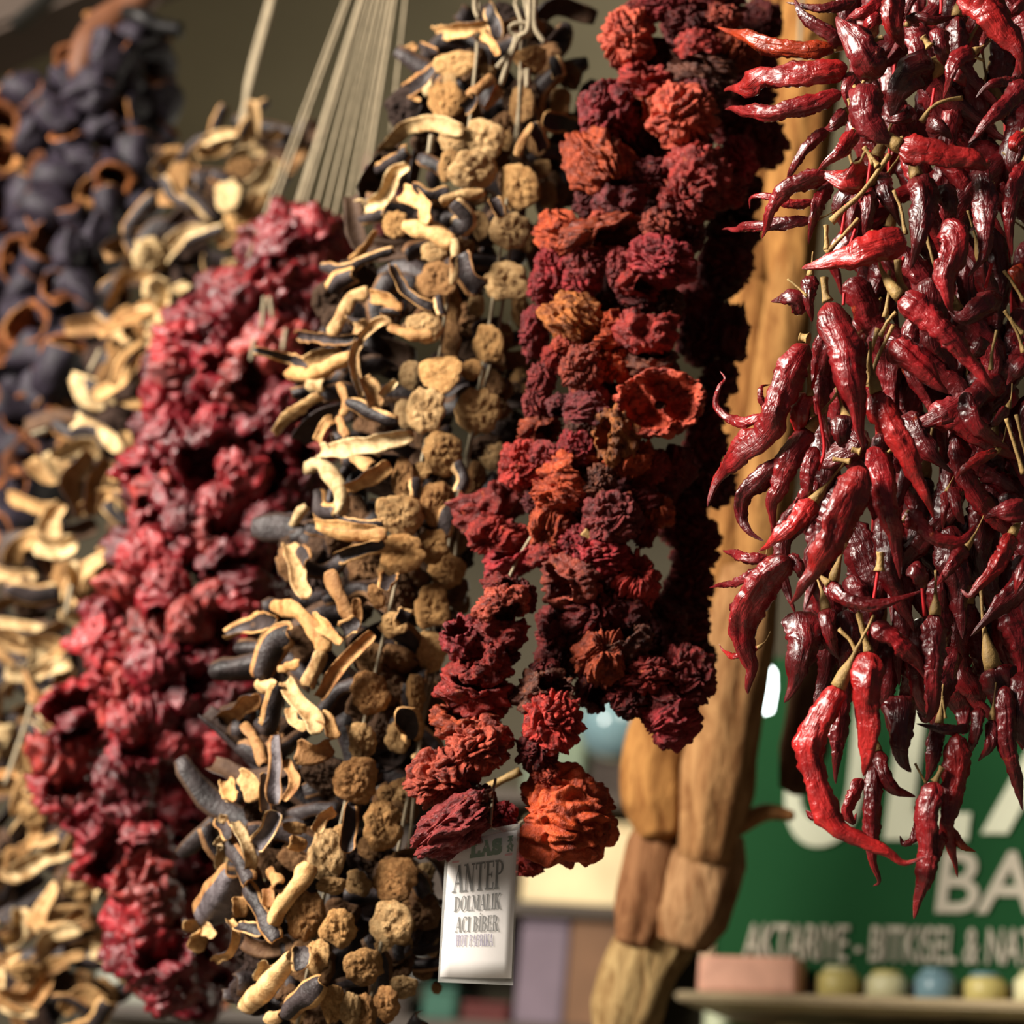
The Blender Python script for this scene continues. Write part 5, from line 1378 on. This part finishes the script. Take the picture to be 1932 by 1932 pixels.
# ------------------------------------------------------------------ loofahs hanging behind
def mat_loofah():
    m, N, L, b = material('loofah_fibre', 0.85, 0.15)
    v, oi = coords(N, L, 'Object', (1, 1, 0.25))
    n = noise(N, L, 70, 5, v, 0.65, 0.8)
    L.new(mixc(N, L, ramp(N, L, n, [(0.35, (0, 0, 0, 1)), (0.62, (1, 1, 1, 1))]), mixc(N, L, 1.0, oi.outputs['Color'], (0.45, 0.34, 0.26, 1), 'MULTIPLY'), oi.outputs['Color']), b.inputs['Base Color'])
    bump(N, L, n, b, 0.8, 0.006)
    return m


M_LOOF = mat_loofah()
lf = thing('loofah_string', 'string of long tan dried loofahs behind the chillies and peppers', 'loofahs', P(1520, -160, 2.2))


def loofah(pts, wpx, rgb, seed, dd=0.0, taper=(0.7, 1.0, 1.0, 1.0, 0.65)):
    p3 = [P(x, y, depth(2.15, y) + dd) for x, y in pts]
    n, m = 34, 26
    c, L = spline(p3, n)
    T, B, N = frames(c)
    t = np.linspace(0, 1, n)
    r = np.interp(t, np.linspace(0, 1, len(taper)), taper) * wpx / 2 * 2.15 / F
    r *= np.sqrt(np.clip(np.minimum(t, 1 - t) / 0.03 + 0.05, 0, 1))
    a = np.linspace(0, 2 * math.pi, m, endpoint=False)
    A, TT = np.meshgrid(a, t)
    q = np.stack([np.cos(A) * 1.3, np.sin(A) * 1.3, TT * L * 6], -1).reshape(-1, 3)
    g = (0.08 * np.cos(8 * A + 3 * TT) + 0.18 * pn(q, seed).reshape(n, m) + 0.08 * pn(q * 3, seed + 1).reshape(n, m))
    R = r[:, None] * (1 + g)
    v = c[:, None] + (np.cos(A) * R)[..., None] * B[:, None] + (np.sin(A) * R * 0.8)[..., None] * N[:, None]
    org = c[0].copy()
    obj('loofah', mesh('loofah', v.reshape(-1, 3) - org, grid_faces(m, n), [M_LOOF]), lf, org, lin(*[q * 0.84 for q in rgb]))


loofah([(1560, -140), (1520, 200), (1490, 560)], 120, (186, 132, 70), 1)
loofah([(1480, -100), (1440, 300), (1400, 700)], 90, (176, 124, 66), 2, 0.05)
loofah([(1505, 430), (1460, 800), (1420, 1180)], 100, (180, 130, 72), 3)
loofah([(1430, 520), (1390, 900), (1330, 1300)], 85, (170, 118, 62), 4, 0.04)
loofah([(1420, 1060), (1370, 1350), (1330, 1640)], 130, (178, 132, 84), 5, -0.04)
loofah([(1290, 1290), (1240, 1440), (1255, 1585)], 120, (184, 130, 70), 6, -0.02)
loofah([(1260, 1540), (1225, 1660), (1200, 1790)], 110, (150, 104, 68), 7)
loofah([(1355, 1560), (1320, 1680), (1285, 1790)], 125, (176, 134, 92), 8, -0.02)
loofah([(1290, 1700), (1210, 1820), (1165, 1990)], 130, (180, 150, 100), 9, 0.02)
loofah([(1545, 1160), (1530, 1320), (1500, 1500)], 90, (104, 72, 48), 10, 0.06)
loofah([(1500, 1540), (1440, 1535), (1380, 1570)], 30, (170, 120, 72), 11, -0.03, (0.5, 0.8, 1, 1, 0.9))  # a thin twig, built in the loofah shape
pts = [P(1300, 1500, 2.17), P(1400, 900, 2.2), P(1500, 200, 2.25), P(1520, -160, 2.25)]
add_string(lf, pts + [pts[-1] + np.array([0, 0, 0.8])], 0.003)

# ------------------------------------------------------------------ green shop sign and cabinet behind
M_GREEN = plain('green_sign_paint', (17, 72, 34), 0.7, 0.08, 3, 0.15, 0, 0.0)
M_LET = plain('cream_letters', (222, 224, 196), 0.5, 0.03, 8)
M_LET2 = plain('warm_grey_letters', (190, 180, 160), 0.5, 0.03, 8)
M_WOODD = plain('dark_cabinet_wood', (66, 52, 38), 0.5, 0.3, 14)
M_SHELF = plain('pale_shelf_wood', (176, 156, 120), 0.6, 0.15, 14)
DS = 2.75
yaw = math.radians(-14)
SX = np.array([math.cos(yaw), math.sin(yaw), 0])
SZ = np.array([0, 0, 1.0])
SYn = np.cross(SZ, SX)                      # away from the viewer
sO = P(1345, 1835, DS)                      # lower left corner of the board


def ray_sign(px, py, off=0.0):
    """board coordinates (u right, v up) of the board point seen at a pixel"""
    dvec = nrm(P(px, py, 1.0) - CAM)
    o = sO - SYn * off
    t = np.dot(o - CAM, SYn) / np.dot(dvec, SYn)
    h = CAM + dvec * t - o
    return np.dot(h, SX), np.dot(h, SZ)


def sign_box(name, u0, u1, v0, v1, y0, y1, mat, root, org, bev=0.004):
    c = sO + SX * (u0 + u1) / 2 + SZ * (v0 + v1) / 2 + SYn * (y0 + y1) / 2
    o = obj(name, box_mesh(name, u1 - u0, y1 - y0, v1 - v0, mat, bev), root, c)
    o.rotation_euler = (0, 0, yaw)
    return o


sg = thing('shop_sign', 'green shop sign with cream lettering behind the chillies', 'sign', sO)
topv = ray_sign(1500, 1240)[1]
sign_box('panel', 0.0, 1.1, -0.01, topv, 0.0, 0.03, M_GREEN, sg, sO)
sign_box('bottom_frame', -0.015, 1.12, -0.035, -0.008, -0.008, 0.04, M_WOODD, sg, sO)
sign_box('side_frame', -0.02, 0.0, -0.035, topv, -0.008, 0.04, M_SHELF, sg, sO)


def sign_text(txt, px0, px1, py_base, py_top, mat, shear=0.0, bold=0.0, xscale=None):
    cu = bpy.data.curves.new('lettering', 'FONT')
    cu.body = txt
    cu.size = 1.0
    cu.offset = bold
    cu.extrude = 0.004
    cu.shear = shear
    tmp = bpy.data.objects.new('lettering', cu)
    COL.objects.link(tmp)
    bpy.context.view_layer.update()
    me = bpy.data.meshes.new_from_object(tmp.evaluated_get(bpy.context.evaluated_depsgraph_get()))
    bpy.data.objects.remove(tmp)
    v = np.array([q.co[:] for q in me.vertices])
    lo, hi = v.min(0), v.max(0)
    cap = 0.73
    u0, v0 = ray_sign(px0, py_base)
    u1, _ = ray_sign(px1, py_base)
    _, v1 = ray_sign((px0 + px1) / 2, py_top)
    v0 = ray_sign((px0 + px1) / 2, py_base)[1]
    su = (u1 - u0) / (hi[0] - lo[0])
    base = lo[1] if txt.isupper() and 'Ş' not in txt else 0
    sv = (v1 - v0) / cap
    W3 = np.array([(SX * ((q[0] - lo[0]) * su + u0) + SZ * (q[1] * sv + v0) - SYn * (0.002 + q[2])) for q in v])
    me.vertices.foreach_set('co', W3.astype(np.float32).ravel())
    me.materials.clear()
    me.materials.append(mat)
    me.update()
    return obj('lettering', me, sg, sO)


sign_text('U', 1478, 1640, 1590, 1290, M_LET, 0.12, 0.012)
sign_text('L', 1668, 1832, 1578, 1290, M_LET, 0.12, 0.02)
sign_text('A', 1852, 2130, 1570, 1290, M_LET, 0.12, 0.012)
sign_text('BA', 1765, 1955, 1722, 1602, M_LET2, 0.12, 0.012)
sign_text('AKTARIYE - BITKISEL & NATU', 1402, 1985, 1815, 1745, M_LET2, 0.12, 0.008)

cab = thing('display_cabinet', 'dark wooden display cabinet under the green sign', 'cabinet', sO - SZ * sO[2])
hz = sO[2]
vs = ray_sign(1700, 1893)[1]
sign_box('body', -0.03, 1.2, -hz, -0.30, 0.0, 0.45, M_WOODD, cab, sO)
sign_box('back_panel', -0.03, 1.2, -0.30, -0.036, 0.40, 0.43, plain('cabinet_back_green', (70, 92, 60), 0.7, 0.3, 6), cab, sO)
sign_box('shelf', -0.03, 1.2, vs - 0.013, vs, -0.095, 0.39, M_SHELF, cab, sO)
sign_box('side_panel', -0.03, -0.01, -0.30, -0.036, 0.3, 0.45, M_WOODD, cab, sO)
M_PINK = plain('pinkish_card', (236, 176, 150), 0.7, 0.25, 14)
bx = sign_box('product_box', 0.0, 0.145, vs, vs + 0.052, -0.085, -0.012, M_PINK, None, sO)
tag(bx, 'pinkish orange box on the shelf under the green sign', 'box')
M_JARL = [plain('jar_green', (96, 130, 74), 0.3, 0.2, 10), plain('jar_cream', (214, 208, 164), 0.4, 0.15, 10), plain('jar_blue', (110, 140, 150), 0.3, 0.2, 10), plain('jar_yellow', (196, 180, 110), 0.4, 0.15, 10)]
PLAINJ = [('green', 0), ('cream', 1), ('blue', 2), ('straw yellow', 3)]
JPROF = [(0.9, 0), (1.0, 0.06), (1.0, 0.72), (0.8, 0.84), (0.62, 0.88)]
LPROF = [(0.7, 0), (0.72, 0.03), (0.72, 0.12), (0.66, 0.15)]


def jar(loc, r, h, mi, li, label, group=None, cat='jar'):
    t = thing('spice_jar', label, cat, loc, group)
    obj('body', lathe_mesh('body', [(a * r, b * h) for a, b in JPROF], M_JARL[mi], 20), t, loc)
    obj('lid', lathe_mesh('lid', [(a * r, b * h + 0.87 * h) for a, b in LPROF], M_JARL[li], 20), t, loc)


for k, (u, mi, li) in enumerate([(0.20, 3, 1), (0.27, 1, 3), (0.34, 2, 2), (0.41, 3, 2), (0.48, 1, 1)]):
    jar(sO + SX * u + SZ * vs - SYn * 0.052, 0.03, 0.038 if k % 2 else 0.042, mi, li,
        'low %s jar on the cabinet shelf, %s from the pinkish box' % (PLAINJ[mi][0], ['first', 'second', 'third', 'fourth', 'fifth'][k]), 'low jars on the cabinet shelf')
for k, (u, mi) in enumerate([(0.03, 0), (0.11, 0), (0.19, 0), (0.28, 1), (0.36, 1), (0.44, 0), (0.52, 1)]):
    jar(sO + SX * u - SZ * 0.30 + SYn * 0.06, 0.034, 0.30 + vs - 0.035, mi, (mi + 1) % 4 if k % 3 else 0,
        'tall %s jar below the cabinet shelf, %s from the left end' % (PLAINJ[mi][0], ['first', 'second', 'third', 'fourth', 'fifth', 'sixth', 'seventh'][k]), 'tall jars below the cabinet shelf')

# ------------------------------------------------------------------ shop interior behind: pale lit doorframe edge, shelves with boxes, lamp
M_POST = plain('lit_doorframe_edge', (206, 214, 180), 0.5, 0.08, 6)  # pale paint carries the light on a doorframe edge
pa, pb = P(1340, 1760, 3.4), P(1425, 1530, 3.4)
me, og = tube_mesh('post', [np.array([pa[0], pa[1], 0.0]), np.array([pa[0] + 0.03, pa[1], pa[2]]), np.array([pa[0] + 0.05, pa[1], 2.62])], [0.03, 0.03, 0.028], M_POST, 20, 16)
po = obj('doorframe_edge', me, None, og)
tag(po, 'pale green lit edge of a doorframe to the left of the green sign', 'post')

def at_y(px, py, y):
    dvec = P(px, py, 1.0) - CAM
    return CAM + dvec * (y / dvec[1])


YR = 4.5
z_shelf = []
for py in (1700, 1930, 1490):
    z_shelf.append(at_y(1000, py, YR)[2])
x0, x1 = at_y(150, 1700, YR)[0], at_y(1340, 1700, YR)[0]
for z, lb in zip(z_shelf, ('middle dim shelf board on the back wall, carrying the cream box', 'low dim shelf board on the back wall, behind the bottom of the price tag', 'top dim shelf board on the back wall, behind the pepper loop')):
    ws = thing('wall_shelf', lb, 'shelf', ((x0 + x1) / 2, 5.2, z))
    obj('board', box_mesh('board', x1 - x0, 5.195 - YR, 0.03, M_WOODD, 0.003), ws, ((x0 + x1) / 2, (YR + 5.195) / 2, z - 0.016))
    for x in (x0 + 0.15, (x0 + x1) / 2, x1 - 0.15):
        obj('bracket', box_mesh('bracket', 0.03, 0.3, 0.12, M_STEEL, 0.004), ws, (x, 5.04, z - 0.092))
BOXC = {'cream': (226, 204, 160), 'brown': (120, 86, 60), 'dark brown': (60, 48, 40), 'orange': (196, 104, 40), 'grey green': (120, 134, 112), 'mauve': (120, 104, 116), 'teal': (52, 96, 80), 'red': (96, 36, 32), 'pale grey': (176, 178, 164), 'olive': (110, 104, 60)}
BM = {k: plain('box_' + k.replace(' ', '_'), v, 0.7, 0.2, 6) for k, v in BOXC.items()}
ORD = {}


def shelf_box(px0, px1, pytop, z, colr, where, dy=0.04):
    a, b = at_y(px0, pytop, YR + dy), at_y(px1, pytop, YR + dy)
    h = at_y((px0 + px1) / 2, pytop, YR + dy)[2] - z
    if h < 0.03:
        h = 0.03
    o = thing('goods_box', '%s box %s' % (colr, where), 'box', ((a[0] + b[0]) / 2, YR + dy, z))
    w = b[0] - a[0]
    obj('carton', box_mesh('carton', w, 0.3, h, BM[colr], 0.006), o, ((a[0] + b[0]) / 2, YR + dy + 0.15, z + h / 2))
    obj('lid_flap', box_mesh('lid_flap', w * 1.02, 0.31, 0.012, BM[colr], 0.003), o, ((a[0] + b[0]) / 2, YR + dy + 0.15, z + h + 0.006))


za, zb, zc = z_shelf
shelf_box(995, 1215, 1560, za, 'cream', 'behind the price tag, on the middle wall shelf')
shelf_box(700, 980, 1580, za, 'dark brown', 'behind the middle aubergine garland, left of the cream box')
shelf_box(440, 680, 1600, za, 'olive', 'on the middle shelf, behind the crimson garland')
shelf_box(985, 1075, 1745, zb, 'mauve', 'on the low shelf, just right of the price tag')
shelf_box(1080, 1200, 1730, zb, 'brown', 'on the low shelf, left of the loofahs')
shelf_box(800, 862, 1870, zb, 'teal', 'low behind the bottom of the middle aubergine garland')
shelf_box(330, 430, 1850, zb, 'orange', 'low behind the bottom of the crimson garland')
shelf_box(195, 310, 1790, zb, 'pale grey', 'low at the left, behind the pale aubergine garland')
shelf_box(440, 560, 1870, zb, 'olive', 'low on the wall shelves, right of the orange box')
shelf_box(600, 770, 1880, zb, 'dark brown', 'low on the wall shelves, left of the teal box')
shelf_box(872, 960, 1900, zb, 'red', 'low on the wall shelves, below the price tag')
shelf_box(1000, 1110, 1330, zc, 'grey green', 'on the top shelf, behind the pepper loop')
shelf_box(1115, 1200, 1440, zc, 'dark brown', 'on the top shelf, under the blue globe')

M_GLOBE = plain('teal_light_tint', (120, 150, 158), 0.15, 0.1, 6, 0.6)  # bluish globe added in place of a blurred teal light, without glow
gl = thing('teal_light_globe', 'blurred blue grey globe put in for a teal light, between the pepper loop and the loofahs', 'globe', at_y(1160, 1360, 4.3))
gc = at_y(1160, 1370, 4.3)
obj('globe', lathe_mesh('globe', [(0.085 * math.sin(t) + 1e-4, -0.085 * math.cos(t)) for t in np.linspace(0.02, math.pi - 0.02, 14)], M_GLOBE, 24), gl, gc)
me, og = tube_mesh('cord', [gc + np.array([0, 0, 0.08]), gc + np.array([0, 0, 0.5]), np.array([gc[0], gc[1], 3.7])], 0.006, M_HOOK, 8, 8)
obj('cord', me, gl, og)

mL, N3, L3, b3 = material('lamp_glow', 0.5)
b3.inputs['Base Color'].default_value = (1, 1, 1, 1)
b3.inputs['Emission Color'].default_value = (0.9, 1.0, 0.97, 1)
b3.inputs['Emission Strength'].default_value = 9
lc = P(1446, 1302, 2.62)
lp = thing('pendant_lamp', 'small bright white lamp glowing just left of the chillies', 'lamp', lc)
obj('bulb', lathe_mesh('bulb', [(0.002, -0.034), (0.010, -0.030), (0.0135, 0.0), (0.012, 0.026), (0.006, 0.034)], mL, 18), lp, lc)
obj('socket', lathe_mesh('socket', [(0.008, 0.032), (0.009, 0.035), (0.009, 0.06), (0.004, 0.066)], M_HOOK, 14), lp, lc)
me, og = tube_mesh('cord', [lc + np.array([0, 0, 0.062]), lc + np.array([0, 0, 0.5]), np.array([lc[0], lc[1], 3.7])], 0.002, M_HOOK, 8, 8)
obj('cord', me, lp, og)


def point(name, loc, power, color, r=0.1):
    d = bpy.data.lights.new(name, 'POINT')
    d.energy, d.color, d.shadow_soft_size = power, color, r
    o = bpy.data.objects.new(name, d)
    COL.objects.link(o)
    o.location = loc


point('shop_lamp', (0.1, 3.4, 2.9), 22, (1.0, 0.92, 0.76), 0.12)
point('rack_lamp', (-0.6, 3.9, 3.2), 8, (1.0, 0.9, 0.72), 0.12)
